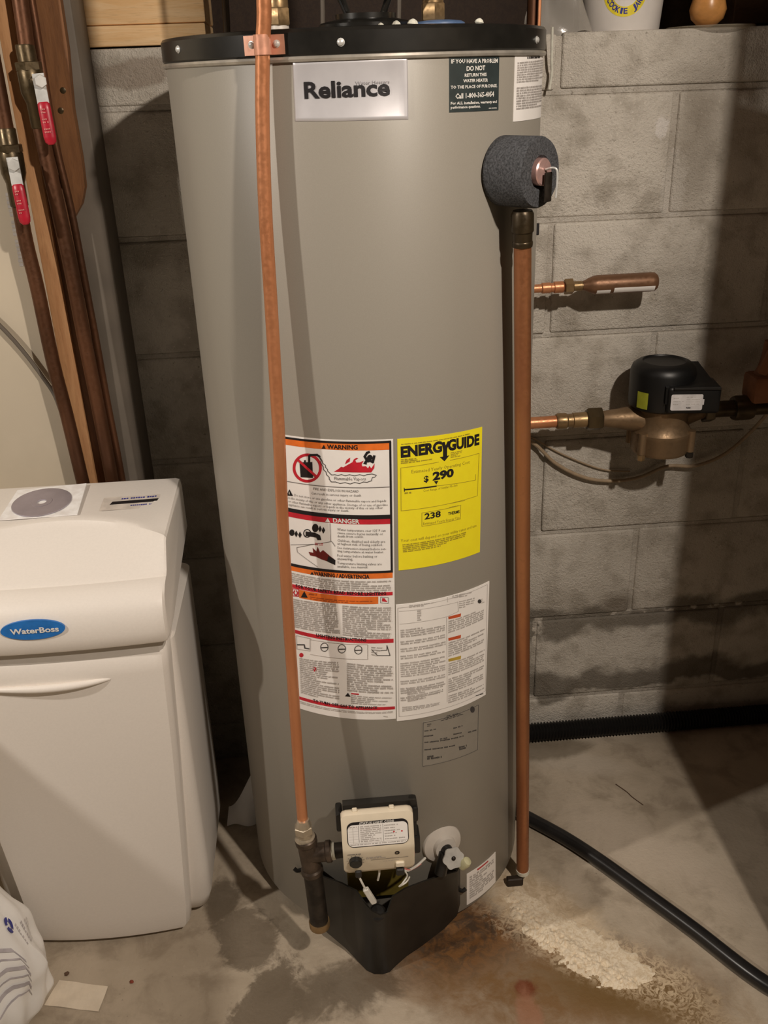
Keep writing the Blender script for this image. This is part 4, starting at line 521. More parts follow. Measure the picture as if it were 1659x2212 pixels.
# lower face details
Q0 = V(0, -.6050, .300); Q1 = V(0, -.5985, .256); qd = (Q1-Q0).normalized(); qn = V(0, qd.z, -qd.y).normalized()
if qn.y > 0: qn = -qn
def lo_(x, t): return V(x, Q0.y, Q0.z)+qd*t
kc = lo_(.0105, .0205); kb = MB(); kb.prof([(.0100, -.001), (.0096, .006), (.0085, .0072), (0, .0075)], 28, kc, qn); kb.build('dial', 'plastic', gv)
gx = V(1, 0, 0)
F = Flat()
for k in range(11):
    a = math.radians(-50+28*k); F.line('gray', .0007, [(.0105+.0112*math.cos(a), -.0205+.0112*math.sin(a)), (.0105+.0135*math.cos(a), -.0205+.0135*math.sin(a))])
F.bars('gray', [(-.001, -.0035), (.020, -.0035), (-.001, -.006), (.020, -.006)], 1, .8); F.bars('print', [(.027, -.0135), (.058, -.0135), (.027, -.0185), (.058, -.0185)], 2, .8); F.line('gray', .0008, [(.034, -.0215), (.090, -.0205)]); F.bars('print', [(.052, -.0255), (.080, -.0245), (.052, -.0275), (.080, -.0265)], 1, .5)
lay(F, lambda x, y, e: lo_(x, -y)+qn*(.0006+e), gv, 0)
il = MB(); il.prof([(.0034, -.001), (.0036, .0008), (.0022, .0012), (.0020, -.0006), (0, -.0006)], 16, lo_(.0735, .0095), qn); il.build('indicator_light', 'iron', gv)
MB().box(lo_(.0775, .0355)+qn*.001, (.0135, .006, .010), .0015, 1).build('push_button', 'cream', gv)
pgm = MB(); pgm.box((.0775, -.597, .2475), (.013, .012, .014), .002, 1); pgm.box((.0135, -.596, .2495), (.010, .012, .014), .002, 1); pgm.build('plug', 'plastic', gv)
wr = MB(); wr.tube([(.0135, -.597, .244), (.018, -.600, .232), (.022, -.600, .220)], .0017, 8); wr.build('white_lead', 'wirewhite', gv)
MB().box((.0290, -.598, .201), (.009, .008, .034), .0015, 1, Matrix.Rotation(math.radians(-22), 3, 'Y')).build('wire_connector', 'wirewhite', gv)
wr = MB(); wr.tube([(.0815, -.597, .249), (.090, -.592, .240), (.105, -.580, .236), (.120, -.566, .236)], .0020, 8); wr.tube([(.083, -.597, .247), (.088, -.598, .236), (.080, -.603, .226), (.075, -.601, .218), (.086, -.598, .222), (.092, -.595, .230)], .0013, 8); wr.build('coiled_lead', 'wirewhite', gv)
wr = MB(); wr.tube([(.084, -.596, .249), (.095, -.589, .238), (.112, -.575, .234)], .0013, 8); wr.tube([(.097, -.56, .27), (.101, -.57, .255), (.099, -.575, .240)], .0022, 8); wr.build('pink_lead', 'wirepink', gv)
wr = MB(); wr.tube([(.045, -.58, .258), (.046, -.585, .235), (.043, -.585, .218)], .0018, 8); wr.build('centre_lead', 'wirewhite', gv)
# black burner-door shroud: V-shaped in plan, notched at its front corner
path = [(cyl(-36, 0, R+.001).x, cyl(-36, 0, R+.001).y), (-.045, -.505), (-.015, -.530), (.008, -.556), (.018, -.570), (.030, -.578), (.044, -.580), (.056, -.577), (.067, -.567), (.088, -.556), (.12, -.542), (.155, -.523), (.180, -.505), (cyl(26, 0, R+.001).x, cyl(26, 0, R+.001).y)]
top = [.150, .152, .160, .168, .160, .146, .136, .137, .160, .163, .160, .150, .136, .130]
bot = [.026, .022, .010, .0015, .001, .001, .001, .001, .0015, .010, .018, .026, .034, .040]
shd = MB(); n = len(path); tk = .003; inner = []
for i in range(n):
    a_ = V(*path[max(i-1, 0)]); b_ = V(*path[min(i+1, n-1)]); d_ = (b_-a_).normalized(); nn = V(-d_.y, d_.x); inner.append(V(*path[i])+nn*tk)
vs = [V(*path[i], bot[i]) for i in range(n)]+[V(*path[i], top[i]) for i in range(n)]+[V(*inner[i], top[i]) for i in range(n)]+[V(*inner[i], bot[i]) for i in range(n)]
fs = []
for i in range(n-1):
    for k in range(4): fs.append((k*n+i, k*n+i+1, ((k+1) % 4)*n+i+1, ((k+1) % 4)*n+i))
fs += [(0, n, 2*n, 3*n), (n-1, 2*n-1, 3*n-1, 4*n-1)]
shd.add(vs, fs); sd = shd.build('burner_shroud', 'dullplastic', H, None, True, 50)
pbm = MB(); pbm.prof([(.0135, 0), (.0135, .010), (.010, .013), (0, .0135)], 20, (.041, -.566, .122), (0, -.3, 1)); pbm.build('corner_post', 'plastic', sd)
MB().box((.046, -.520, .165), (.10, .006, .10), .002, 1).build('burner_door', 'yellowdark', H)
for th, z in ((-40, .118), (25.5, .075)): 
    b_ = MB(); p_ = cyl(th, z, R); b_.tube([p_, p_+rad(th)*.006+tang(th)*(.004 if th > 0 else -.004), p_+rad(th)*.007+tang(th)*(.010 if th > 0 else -.010)+V(0, 0, .003)], .0035, 8, 4); b_.build('shroud_tab', 'plastic', sd)
MB().box((.300, -.418, .009), (.030, .012, .018), .002, 1).build('foot_bracket', 'cast', H)

# ---------------------------------------------------------------- pipework at the heater
G = thing('gas_line', 'bent copper gas line running down the heater front to the control valve', 'pipe', (-.06, -.555, .09))
gp = [(-.022, -.506, 1.75), (-.0265, -.505, 1.55), (-.0307, -.5029, 1.4274), (-.0355, -.5012, 1.3853), (-.0423, -.5007, 1.3129), (-.0478, -.5024, 1.213), (-.0502, -.5056, 1.1052), (-.0529, -.5098, .9888), (-.0542, -.5137, .9277), (-.0580, -.5175, .8304), (-.0615, -.5242, .6919), (-.0636, -.5338, .5593), (-.0650, -.5415, .4643), (-.0662, -.5530, .330), (-.0660, -.556, .316)]
t = MB(); t.tube(gp, .0082, 20, 6); t.build('copper_tube', 'copper', G)
def plate(th0, th1, z0, z1, r, nm, mat, par, hole=None):
    m = MB(); m.grid(lambda u, v: cyl(th0+(th1-th0)*u, z0+(z1-z0)*v, r), 8, 2); m.grid(lambda u, v: cyl(th0+(th1-th0)*u, z0+(z1-z0)*v, r-.0012), 8, 2)
    e = [(0, 0), (1, 0), (1, 1), (0, 1)]; m.add([cyl(th0+(th1-th0)*u, z0+(z1-z0)*v, r-d) for d in (0, .0012) for u, v in e], [(0, 1, 5, 4), (1, 2, 6, 5), (2, 3, 7, 6), (3, 0, 4, 7)]); return m.build(nm, mat, par)
spz = (1.3745, 1.3945)
sp1 = plate(-32.2, -20.8, spz[0], spz[1], R+.0052, 'strap', 'bracket', G)
sl = MB(); c_ = V(-.0362, -.5012, spz[0])
sl.prof([(.0095, 0), (.0095, .020), (.0083, .020), (.0083, 0)], 24, c_, (0, 0, 1), False); sl.build('strap_loop', 'bracket', sp1)
for th in (-29.9, -22.8): screw(sp1, cyl(th, 1.3853, R+.0052), rad(th), .0032)
fn = MB(); hexnut(fn, (-.0655, -.5565, .301), (-.0660, -.556, .3145), .0148); fn.prof([(.0120, .0135), (.0118, .017), (.0098, .0235), (.0090, .026)], 20, (-.0655, -.5565, .301)); fn.build('flare_nut', 'nickel', G)
fn = MB(); fn.prof([(.0150, 0), (.0165, .003), (.0150, .007), (.0118, .008), (.0118, .015)], 24, (-.0645, -.557, .287)); fn.build('adapter', 'nickel', G)
te = MB(); te.prof([(.0165, 0), (.0175, .002), (.0175, .009), (.0150, .012), (.0150, .060), (.0172, .063), (.0172, .071), (.0155, .073)], 28, (-.0575, -.559, .219), (-.09, .02, 1)); te.prof([(.0150, 0), (.0150, .026), (.0172, .028), (.0172, .034), (.0155, .036)], 28, (-.0610, -.558, .258), (1, -.05, .10)); te.build('tee', 'ironlight', G)
ni = MB(); ni.prof([(.0135, 0), (.0135, .006), (.0128, .007)], 24, (-.0270, -.560, .2610), (1, -.05, .10)); ni.build('thread_tape', 'chalk', G)
ni = MB(); ni.prof([(.0120, 0), (.0120, .022), (.0128, .022), (.0128, .026)], 24, (-.0210, -.560, .2615), (1, -.05, .10)); ni.build('nipple', 'iron', G)
dr = MB(); dr.cyl((-.0540, -.560, .112), (-.0575, -.559, .222), .0150, None, 28); dr.build('drip_leg', 'iron', G)
dr = MB(); dr.prof([(.0135, 0), (.0165, .003), (.0172, .014), (.0160, .016)], 28, (-.0537, -.560, .100)); dr.build('drip_cap', 'brass', G)
D = thing('discharge_pipe', 'straight copper discharge pipe dropping from the foam-wrapped valve to the floor', 'pipe', (.316, -.412, .02))
t = MB(); t.tube([(.2668, -.4735, 1.155), (.3155, -.4115, .030)], .0111, 24, 1); t.build('copper_tube', 'copperwarm', D)
t = MB(); t.prof([(.0125, 0), (.0130, .003), (.0130, .006), (.0123, .007), (.0126, .017), (.0142, .019), (.0142, .040), (.012, .044)], 24, (.2668, -.4735, 1.150), (-.043, -.055, 1)); t.build('adapter', 'brassold', D)
t = MB(); t.prof([(.0122, 0), (.0122, .008)], 24, (.3158, -.4112, .022), (-.043, -.055, 1)); t.build('end_ring', 'chalk', D)
def riser(nm, x, y, label, mat, nut, z0=1.4005, sleeve=False):
    T_ = thing(nm, label, 'pipe', (x, y, z0)); m = MB(); m.prof([(.0165, 0), (.0165, .006), (.0135, .008), (.0130, .014)], 24, (x, y, z0)); m.build('nipple', nut, T_)
    m = MB(); hexnut(m, (x, y, z0+.013), (x, y, z0+.034), .0165); m.prof([(.0140, .034), (.0140, .05), (.0120, .054)], 24, (x, y, z0)); m.build('union_nut', 'brass', T_)
    m = MB(); m.cyl((x, y, z0+.05), (x+.004, y, 2.3), .0111, None, 20); m.build('copper_tube', mat, T_)
    if sleeve: m = MB(); m.prof([(.012, z0+.075), (.042, z0+.075), (.042, 2.3), (.012, 2.3)], 28, (x, y, 0)); m.build('shade_sleeve', 'foam', T_)  # guessed sleeve above the view, added to widen the riser's shadow
    return T_
riser('hot_water_riser', -.020, -.26, 'brass and copper water riser on the heater top, behind the gas line', 'copperold', 'bulbwhite', sleeve=True)
t = riser('cold_water_riser', .185, -.26, 'brass and copper water riser on the blue plug of the heater top', 'copperold', 'blueplug')
m = MB(); m.prof([(.035, .0005), (.034, .009), (.030, .011), (.017, .0125)], 32, (.190, -.28, 1.4005)); m.build('blue_plug', 'blueplug', t)
for x, y, r_, wd in ((.118, -.44, .0046, 'second'), (.100, -.44, .0034, 'leftmost'), (.137, -.44, .0056, 'largest'), (.215, -.44, .0044, 'rightmost')):
    m = MB(); m.prof([(r_*.9, 0), (r_*1.25, r_*.4), (r_*.9, r_*1.0), (r_*.3, r_*1.35), (0, r_*1.4)], 9, (x, y, 1.4004), (random.uniform(-.2, .2), 0, 1)); o = m.build('scale_crumb', 'chalk', None, None, True, 20); tag(o, {'second': 'small white crumb of scale beside the largest crumb, second from the left', 'leftmost': 'tiny white crumb of scale nearest the flue collar, leftmost of four', 'largest': 'largest white crumb of scale on the black heater top', 'rightmost': 'white crumb of scale at the right end of the blue plug'}[wd], 'crumb', 'white crumbs on the heater top')
for nm, x, y, r_, z0, mat, lb in (('copper_pipe', .333, -.20, .0080, .0, 'copperold', 'brown copper pipe rising behind the right edge of the heater'), ('thin_copper_tube', .3395, -.215, .0022, 1.19, 'copper', 'thin bright copper tube beside the brown pipe at the heater top right')):
    m = MB(); m.cyl((x, y, z0), (x, y, 2.3), r_, None, 16); tag(m.build(nm, mat), lb, 'pipe')
for i, (x, y, r_, lb) in enumerate(((.045, .08, .004, 'grey cable hanging in the dark space behind the flue collar'), (.168, .05, .0035, 'grey cable hanging behind the blue plug'), (-.115, .12, .006, 'thin conduit hanging beside the pine beam end'))):
    m = MB(); m.tube([(x, y, 1.40), (x+.004, y, 1.5), (x-.006, y, 1.7), (x, y, 2.4)], r_, 8, 5); tag(m.build('hanging_cable', 'strip'), lb, 'cable')
# left pipes -------------------------------------------------------------------
def valve_pipe(nm, pts, zc, lab, hx):
    """copper pipe with a ball valve at height zc"""
    T_ = thing(nm, lab, 'pipe', pts[-1]); m = MB(); m.tube(pts, .0111, 20, 4); m.build('copper_tube', 'copperold', T_)
    def at(z):
        for a, b in zip(pts, pts[1:]):
            if a[2] >= z >= b[2]: return V(*a).lerp(V(*b), (a[2]-z)/(a[2]-b[2]))
    p = at(zc); d = (at(zc-.02)-p).normalized()
    m = MB(); m.prof([(.0125, -.048), (.0135, -.046), (.0135, -.022), (.0155, -.019), (.0180, -.013), (.0180, .014), (.0150, .024), (.0135, .028), (.0132, .060), (.0120, .062)], 28, p, d)
    hexnut(m, p+d*-.026, p+d*-.014, .0190); b = m.build('ball_valve', 'brassold', T_)
    q = p+V(hx*.4, -.030, 0); m = MB(); m.prof([(.0085, 0), (.0085, .018), (.006, .02)], 16, p+V(hx*.2, -.012, 0), q-p-V(hx*.2, -.012, 0)); m.build('stem', 'brassold', b)
    hd_ = (q-p).normalized(); s0 = q+hd_*.004; dn = V(.05, -.12, -1).normalized()
    xx = V(1, 0, .0); yy = dn.cross(xx).normalized(); xx = yy.cross(dn).normalized()
    def strip(l0, l1, w0, th, off=0):
        m_ = MB(); cs = [xx*a+yy*b for a, b in ((-w0, -th), (w0, -th), (w0, th), (-w0, th))]; m_.add([s0+dn*l0+c+yy*off for c in cs]+[s0+dn*l1+c+yy*off for c in cs], [(0, 1, 2, 3), (4, 5, 6, 7), (0, 1, 5, 4), (1, 2, 6, 5), (2, 3, 7, 6), (3, 0, 4, 7)]); return m_
    hl = strip(-.010, .034, .0082, .0012).build('lever', 'steel', b)
    m = MB(); rr_ = [(.0065, 0), (.0086, .002), (.0090, .010), (.0090, .046), (.0078, .053), (.004, .0565), (0, .057)]; m.prof(rr_, 20, s0+dn*.027, dn)
    c_ = s0+dn*.027; m.v = [tuple(V(*v_)-yy*((V(*v_)-c_).dot(yy)*.45)) for v_ in m.v]; g_ = m.build('grip', 'redgrip', hl)
    F = Flat()
    for k in range(3): F.bars('wirepink', [(-.0045, -.008-k*.013), (.0045, -.008-k*.013), (-.0045, -.016-k*.013), (.0045, -.016-k*.013)], 2, .5)
    sgn = 1 if yy.y < 0 else -1
    lay(F, lambda x, y, e: c_+xx*x-dn*y+yy*sgn*(.0056+e), g_, .0002)
    m = MB(); hexnut(m, s0-hd_*.001, s0+hd_*.009, .0088); m.build('nut', 'steel', b)
    e_ = at(pts[-1][2]+.040); m = MB(); m.prof([(.0135, 0), (.0135, .028), (.0128, .030)], 22, e_, V(*pts[-1])-V(*pts[-2])); m.build('coupling', 'copperold', T_); return T_
Y_ = -.14
def yz(pts, y=Y_): return [(x, y, z) for x, z in pts]
valve_pipe('water_pipe', yz([(-.430, 1.75), (-.4295, 1.30), (-.432, 1.15), (-.428, 1.067), (-.4255, .948), (-.419, .8525), (-.4145, .756), (-.412, .70), (-.410, .60)]), 1.250, 'leftmost brown copper water pipe with a lower red-handled ball valve', .025)
valve_pipe('water_pipe', yz([(-.371, 1.75), (-.3775, 1.46), (-.381, 1.36), (-.379, 1.26), (-.3755, 1.19), (-.3715, 1.10), (-.3695, .99), (-.3665, .88), (-.364, .76), (-.362, .60)]), 1.358, 'second brown copper water pipe, its red-handled ball valve nearer the top', .042)
m = MB(); m.tube(yz([(-.366, 1.75), (-.3665, 1.43), (-.3675, 1.287), (-.3605, 1.18), (-.358, 1.08), (-.3555, .97), (-.354, .865), (-.351, .756), (-.349, .60)], -.1215), .0058, 16, 5); tag(m.build('slim_pipe', 'copperold'), 'slim brown copper pipe between the second valve pipe and the plank', 'pipe')
m = MB(); m.tube([(-1.6, -.108, 2.2), (-1.1, -.108, 1.72), (-.66, -.112, 1.18), (-.511, -.113, 1.011), (-.450, -.112, .905), (-.432, -.1245, .86), (-.423, -.1245, .80), (-.425, -.112, .72), (-.425, -.112, .62)], .0036, 10, 8); tag(m.build('slack_cable', 'strip'), 'grey cable crossing the pale wall behind the leftmost pipe', 'cable')
fh = thing('added_draft_hood', 'guessed draft hood and flue above the heater collar, added for its shadow', 'flue', (.095, -.26, 1.425))  # hood and flue are guessed, added for the shadow they cast behind
for k in range(4):
    a = math.radians(45+90*k); m = MB(); m.cyl((.095+.034*math.cos(a), -.26+.034*math.sin(a), 1.4252), (.095+.064*math.cos(a), -.26+.064*math.sin(a), 1.475), .003, None, 8); m.build('leg', 'cap', fh)
m = MB(); m.prof([(.070, 1.468), (.071, 1.472), (.045, 1.53), (.044, 2.3)], 36, (.095, -.26, 0), cap=False); m.build('hood', 'cap', fh)

# ---------------------------------------------------------------- arrestor, pump and cables on the back wall
A_ = thing('hammer_arrestor', 'small copper cylinder with a paper label, stubbed out from the block wall', 'water arrestor', (.49, -.06, 1.009))
m = MB(); m.prof([(.0072, 0), (.0072, .05), (.0092, .052), (.0092, .066), (.0080, .067), (.0080, .072), (.0100, .073), (.0100, .088), (.0080, .090)], 20, (.345, -.06, 1.0075), (1, 0, .012)); m.build('stub_pipe', 'copper', A_)
m = MB(); hexnut(m, (.436, -.06, 1.0086), (.451, -.06, 1.0088), .0135); m.prof([(.0085, .015), (.0085, .030), (.007, .031), (.007, .036)], 20, (.436, -.06, 1.0086), (1, 0, .012)); m.build('hex_fitting', 'brass', A_)
m = MB(); m.prof([(.0078, 0), (.009, .004), (.0125, .011), (.0158, .020), (.0165, .026), (.0165, .120), (.0158, .127), (.0125, .131), (.006, .1325), (0, .1325)], 32, (.468, -.06, 1.0092), (1, 0, .004)); m.build('copper_can', 'coppercan', A_)
m = MB()
def canlab(x0, x1, a0, a1): m.grid(lambda u, v: V(.468+x0+(x1-x0)*u, -.06-.0168*math.cos(a0+(a1-a0)*v), 1.0095+.0168*math.sin(a0+(a1-a0)*v)), 4, 8)
canlab(.052, .124, -.86, -.22); canlab(.022, .046, -.95, -.42); lb = m.build('paper_label', 'paper', A_)
F = Flat(); F.bars('rust', [(.060, -.32), (.084, -.32), (.060, -.72), (.084, -.72)], 2, .6); F.bars('print', [(.088, -.35), (.118, -.35), (.088, -.75), (.118, -.75)], 2, .5); F.bars('print', [(.024, -.5), (.044, -.5), (.024, -.85), (.044, -.85)], 2, .5)
lay(F, lambda x, y, e: V(.468+x, -.06-(.0168+e)*math.cos(y), 1.0095+(.0168+e)*math.sin(y)), lb, .0002)

P_ = thing('circulator_pump', 'bronze circulator pump with a black motor head on the block wall', 'pump', (.627, -.085, .70))
PX, PY = .622, -.088
m = MB(); m.prof([(.030, .704), (.050, .706), (.0525, .712), (.0525, .737), (.0540, .740), (.0540, .747), (.050, .752), (.046, .765), (.046, .782), (.050, .792), (.050, .800)], 40, (PX, PY, 0)); vol = m.build('volute', 'bronze', P_)
for a in (35, 145, 215, 325):
    m = MB(); m.cyl((PX+.055*math.cos(math.radians(a)), PY+.055*math.sin(math.radians(a)), .712), (PX+.055*math.cos(math.radians(a)), PY+.055*math.sin(math.radians(a)), .752), .0078, None, 12); m.build('bolt_boss', 'bronze', vol)
for a in (215, 325):
    x, y = PX+.055*math.cos(math.radians(a)), PY+.055*math.sin(math.radians(a)); b = MB(); hexnut(b, (x, y, .700), (x, y, .712), .0072); b.build('bolt', 'brass' if a == 215 else 'iron', P_)
m = MB(); m.prof([(.012, 0), (.0145, .004), (.018, .030), (.024, .060), (.030, .085)], 28, (.510, -.080, .770), (1, -.06, -.02)); m.build('inlet_neck', 'bronze', P_)
m = MB(); m.prof([(.030, 0), (.022, .02), (.016, .04), (.0145, .05)], 28, (.655, -.085, .775), (1, 0, .05)); m.build('outlet_neck', 'bronze', P_)
m = MB(); m.prof([(.050, .792), (.0560, .796), (.0575, .802), (.0575, .858), (.0540, .868), (.046, .874), (.038, .8765), (.036, .8735), (.020, .872), (0, .872)], 44, (PX-.006, PY, 0)); hd = m.build('motor_head', 'pumpblack', P_)
m = MB(); rz = Matrix.Rotation(math.radians(-8), 3, 'Z'); m.box((.652, -.130, .822), (.092, .060, .050), .007, 3, rz)
m.ngon_prism([(.600, -.150, .845), (.600, -.060, .868), (.690, -.060, .862), (.690, -.140, .845)], (0, 0, -.03)); jb = m.build('junction_box', 'pumpblack', P_)
m = MB(); m.box((.651, -.1605, .8440), (.080, .006, .005), .001, 1, rz); m.build('box_lip', 'plastic', jb)
fx = rz @ V(1, 0, 0); fz = V(0, 0, 1); fnn = rz @ V(0, -1, 0); fo = V(.642, -.130, .820)+fnn*.0302
F = Flat(); F.poly('pumplabel', rrect(.054, .029, .003)); F.poly('pumplabel', [(.054, .010), (.0565, .010), (.0565, .020), (.054, .020)])
F.bars('print', [(.004, .025), (.022, .025), (.004, .008), (.022, .008)], 3, .25); F.bars('print', [(.026, .026), (.050, .026), (.026, .009), (.050, .009)], 4, .25); F.bars('ink', [(.027, .0065), (.046, .0065), (.027, .0030), (.046, .0030)], 1, .8)
lay(F, lambda x, y, e: fo+fx*(x-.030)+fz*(y-.0145)+fnn*e, jb, .0004)
m = MB(); m.grid(lambda u, v: V(PX-.006+.0580*math.cos(math.radians(205+22*u)), PY+.0580*math.sin(math.radians(205+22*u)), .800+.030*v), 5, 2); m.build('lime_sticker', 'limelabel', hd)
SU = thing('supply_pipe', 'copper supply pipe with brass union nut feeding the pump from the left', 'pipe', (.40, -.078, .77))
m = MB(); m.cyl((.30, -.076, .7675), (.432, -.078, .7695), .0108, None, 20); m.build('copper_tube', 'copper', SU)
m = MB(); m.prof([(.0130, .0), (.0145, .003), (.0145, .018), (.0122, .021), (.0122, .030), (.0140, .031), (.0140, .056)], 24, (.428, -.078, .7695), (1, -.02, .01)); m.build('adapter', 'brass', SU)
m = MB(); hexnut(m, (.484, -.079, .7700), (.512, -.080, .7702), .0215); m.build('union_nut', 'brassold', SU)
RP = thing('return_pipe', 'dark iron return pipe leaving the pump to the right, in shadow', 'pipe', (.80, -.085, .775))
m = MB(); m.cyl((.700, -.085, .777), (1.0, -.085, .777), .0150, None, 20); m.build('iron_pipe', 'brassold', RP)
m = MB(); hexnut(m, (.698, -.085, .777), (.716, -.085, .777), .0235); m.build('union_nut', 'brassold', RP)
m = MB(); m.prof([(.021, .055), (.023, .060), (.023, .085), (.021, .09)], 24, (.700, -.085, .777), (1, 0, 0)); m.build('coupling', 'brassold', RP)
GV = thing('gate_valve', 'reddish brown valve body on the dark return pipe at the right edge', 'valve', (.80, -.085, .80))
m = MB(); m.box((.808, -.085, .815), (.060, .055, .050), .008, 2); m.prof([(.022, .838), (.016, .85), (.012, .872), (.010, .90)], 20, (.808, -.085, 0)); m.build('body', 'brick', GV)
m = MB(); m.box((.795, -.110, .868), (.018, .012, .045), .003, 1, Matrix.Rotation(.35, 3, 'Y')); m.build('lever', 'brick', GV)
m = MB(); m.tube([(.34, -.012, .735), (.402, -.012, .705), (.449, -.012, .659), (.506, -.012, .626), (.562, -.012, .614), (.618, -.012, .618), (.672, -.014, .639), (.728, -.016, .637), (.782, -.018, .658), (.822, -.03, .705), (.84, -.06, .76)], .0034, 10, 8); tag(m.build('pump_cord', 'cable'), 'tan cord drooping along the block wall below the pump', 'cord')
m = MB(); m.tube([(.34, -.0055, .745), (.402, -.0055, .712), (.468, -.0055, .672), (.543, -.006, .638), (.600, -.0075, .630)], .0016, 8, 8); tag(m.build('thin_wire', 'cable'), 'thin wire drooping just above the tan cord under the pump', 'wire')

# ---------------------------------------------------------------- water softener
W = thing('water_softener', 'off-white plastic water softener cabinet with blue oval badge', 'water softener', (-.42, -.32, 0))
WX = -.4205
def softbox():
    m = MB(); lv = [(.004, .150, .030), (.020, .166, .012), (.05, .174, .003), (.12, .1765, 0), (.45, .1775, 0), (.585, .1775, 0)]; vs = []; n = 0
    for z, hw, dy in lv:
        y0, y1, r = -.435+dy, -.178, .022; lp = []
        for cx, cy, a in ((hw-r, y1-r, 0), (-hw+r, y1-r, 90), (-hw+r, y0+r, 180), (hw-r, y0+r, 270)):
            lp += [(WX+cx+r*math.cos(math.radians(a+90*k/5)), cy+r*math.sin(math.radians(a+90*k/5)), z) for k in range(6)]
        n = len(lp); vs += lp
    m.add(vs, [(j*n+i, j*n+(i+1) % n, (j+1)*n+(i+1) % n, (j+1)*n+i) for j in range(len(lv)-1) for i in range(n)]+[tuple(range(n)), tuple(range((len(lv)-1)*n, len(lv)*n))]); return m
softbox().build('cabinet', 'softener', W)
def panel(zs, y_front, back, nm, mat, par, bow=.010, ang=40):
    """bowed front piece; zs: (z, half width, y offset)"""
    m = MB(); S_ = [-1, -1, -.997, -.985, -.955]+[-.9+.1*k for k in range(19)]+[.955, .985, .997, 1, 1]; n = len(S_); vs = []
    for z, hw, dy in zs:
        for i, s in enumerate(S_):
            if i in (0, n-1): y = back
            else: y = y_front+dy+bow*s*s+ (.012*((abs(s)-.955)/.045)**2 if abs(s) > .955 else 0)
            vs.append((WX+.004+hw*s, y, z))
    L_ = len(zs); m.add(vs, [(j*n+i, j*n+i+1, (j+1)*n+i+1, (j+1)*n+i) for j in range(L_-1) for i in range(n-1)]+[tuple(range(n)), tuple(range((L_-1)*n, L_*n))]+[(j*n, (j+1)*n, (j+1)*n+n-1, j*n+n-1) for j in range(L_-1)])
    return m.build(nm, mat, par, None, True, ang)
fp_ = panel([(.010, .118, .006), (.014, .128, .001), (.024, .1335, -.001), (.06, .1375, -.001), (.23, .1495, -.004), (.40, .160, -.009), (.560, .1675, -.014), (.590, .1685, -.014), (.595, .167, -.010)], -.468, -.405, 'front_panel', 'softener', W)
panel([(.592, .166, 0), (.617, .166, 0)], -.481, -.40, 'band', 'softband', W)
m = MB()
m.tube([(WX-.10, -.4805, .5535), (WX-.05, -.4845, .5525), (WX, -.4865, .5520), (WX+.05, -.4835, .5530), (WX+.095, -.4755, .5560)], lambda t: .0010+.0052*math.sin(math.pi*min(1, max(0, t)))**.7, 12, 8); m.build('grip_lip', 'softener', fp_)
# lid: a profile that changes across the width so that the ridge is an arc
def lid():
    m = MB(); X0, X1 = -.603, -.2385; ns = 36; secs = []
    for k in range(-2, ns+3):
        t = min(max(k/ns, 0), 1); x = X0+(X1-X0)*t
        if k == -2: x, sc = X0, .93
        elif k == -1: x, sc = X0+.003, .985
        elif k == ns+1: x, sc = X1-.003, .985
        elif k == ns+2: x, sc = X1, .93
        else: x, sc = X0+.010+(X1-X0-.020)*t, 1
        q = (x+.41)/.17; yr = -.316-.075*min(q*q, 1.05); dep = .0045*max(0, 1-abs(q)**3); bw = .009*((x-WX)/.18)**2
        zr = .7425
        s_ = [(-.177, .66), (-.177, .740), (-.181, .747), (-.190, .7495), (yr+.020, zr+.001), (yr+.006, zr+.0035*min(1, dep/.003)), (yr-.002, zr+.0015), (yr-.010, zr-dep-.002), (-.438+bw, .7045), (-.4445+bw, .7005), (-.447+bw, .6990), (-.452+bw, .6995), (-.470+bw, .695), (-.484+bw, .686), (-.4925+bw, .672), (-.4965+bw, .655), (-.4970+bw, .638), (-.4945+bw, .620), (-.492+bw, .6165), (-.44+bw, .6165), (-.30, .640)]
        cy = sum(p[0] for p in s_)/len(s_); cz = sum(p[1] for p in s_)/len(s_)
        secs.append([(x, cy+(y-cy)*sc, cz+(z-cz)*sc) for y, z in s_])
    n = len(secs[0]); vs = [p for s_ in secs for p in s_]; L_ = len(secs)
    m.add(vs, [(j*n+i, j*n+(i+1) % n, (j+1)*n+(i+1) % n, (j+1)*n+i) for j in range(L_-1) for i in range(n)]+[tuple(range(n)), tuple(range((L_-1)*n, L_*n))]); return m
ld = lid().build('lid', 'softener', W, None, True, 30)
F = Flat(); F.poly('blue', [(.044*math.cos(a), .0150*math.sin(a)) for a in [2*math.pi*k/40 for k in range(40)]])
F2 = Flat(); F2.text('white', 'WaterBoss', (-.031, -.0042), (.036, -.0042), .0085)
bfn = lambda x, y, e: V(-.4215+x, -.4976+.009*((x-.001)/.18)**2-e+.10*max(0, y+.002)**1, .6600+y)
md = MB(); md.prof([(1, 0), (1, .001)], 40); 
bd = MB(); el = [(.0445*math.cos(2*math.pi*k/40), .0153*math.sin(2*math.pi*k/40)) for k in range(40)]
bd.add([bfn(x, y, .0012) for x, y in el]+[bfn(x, y, -.002) for x, y in el], [tuple(range(40)), tuple(range(40, 80))[::-1]]+[(i, (i+1) % 40, 40+(i+1) % 40, 40+i) for i in range(40)]); bg = bd.build('badge', 'blue', ld); lay(F2, bfn, bg, .0018)
stz = lambda x, y: .7495+(.7425-.7495)*(-.19-y)/.13
def topfn(c, a, w_): 
    ca, sa = math.cos(a), math.sin(a); return lambda x, y, e: V(c[0]+x*ca-y*sa, c[1]+x*sa+y*ca, stz(0, c[1]+x*sa+y*ca)+e)
sf = topfn((-.308, -.268), math.radians(0), 0)
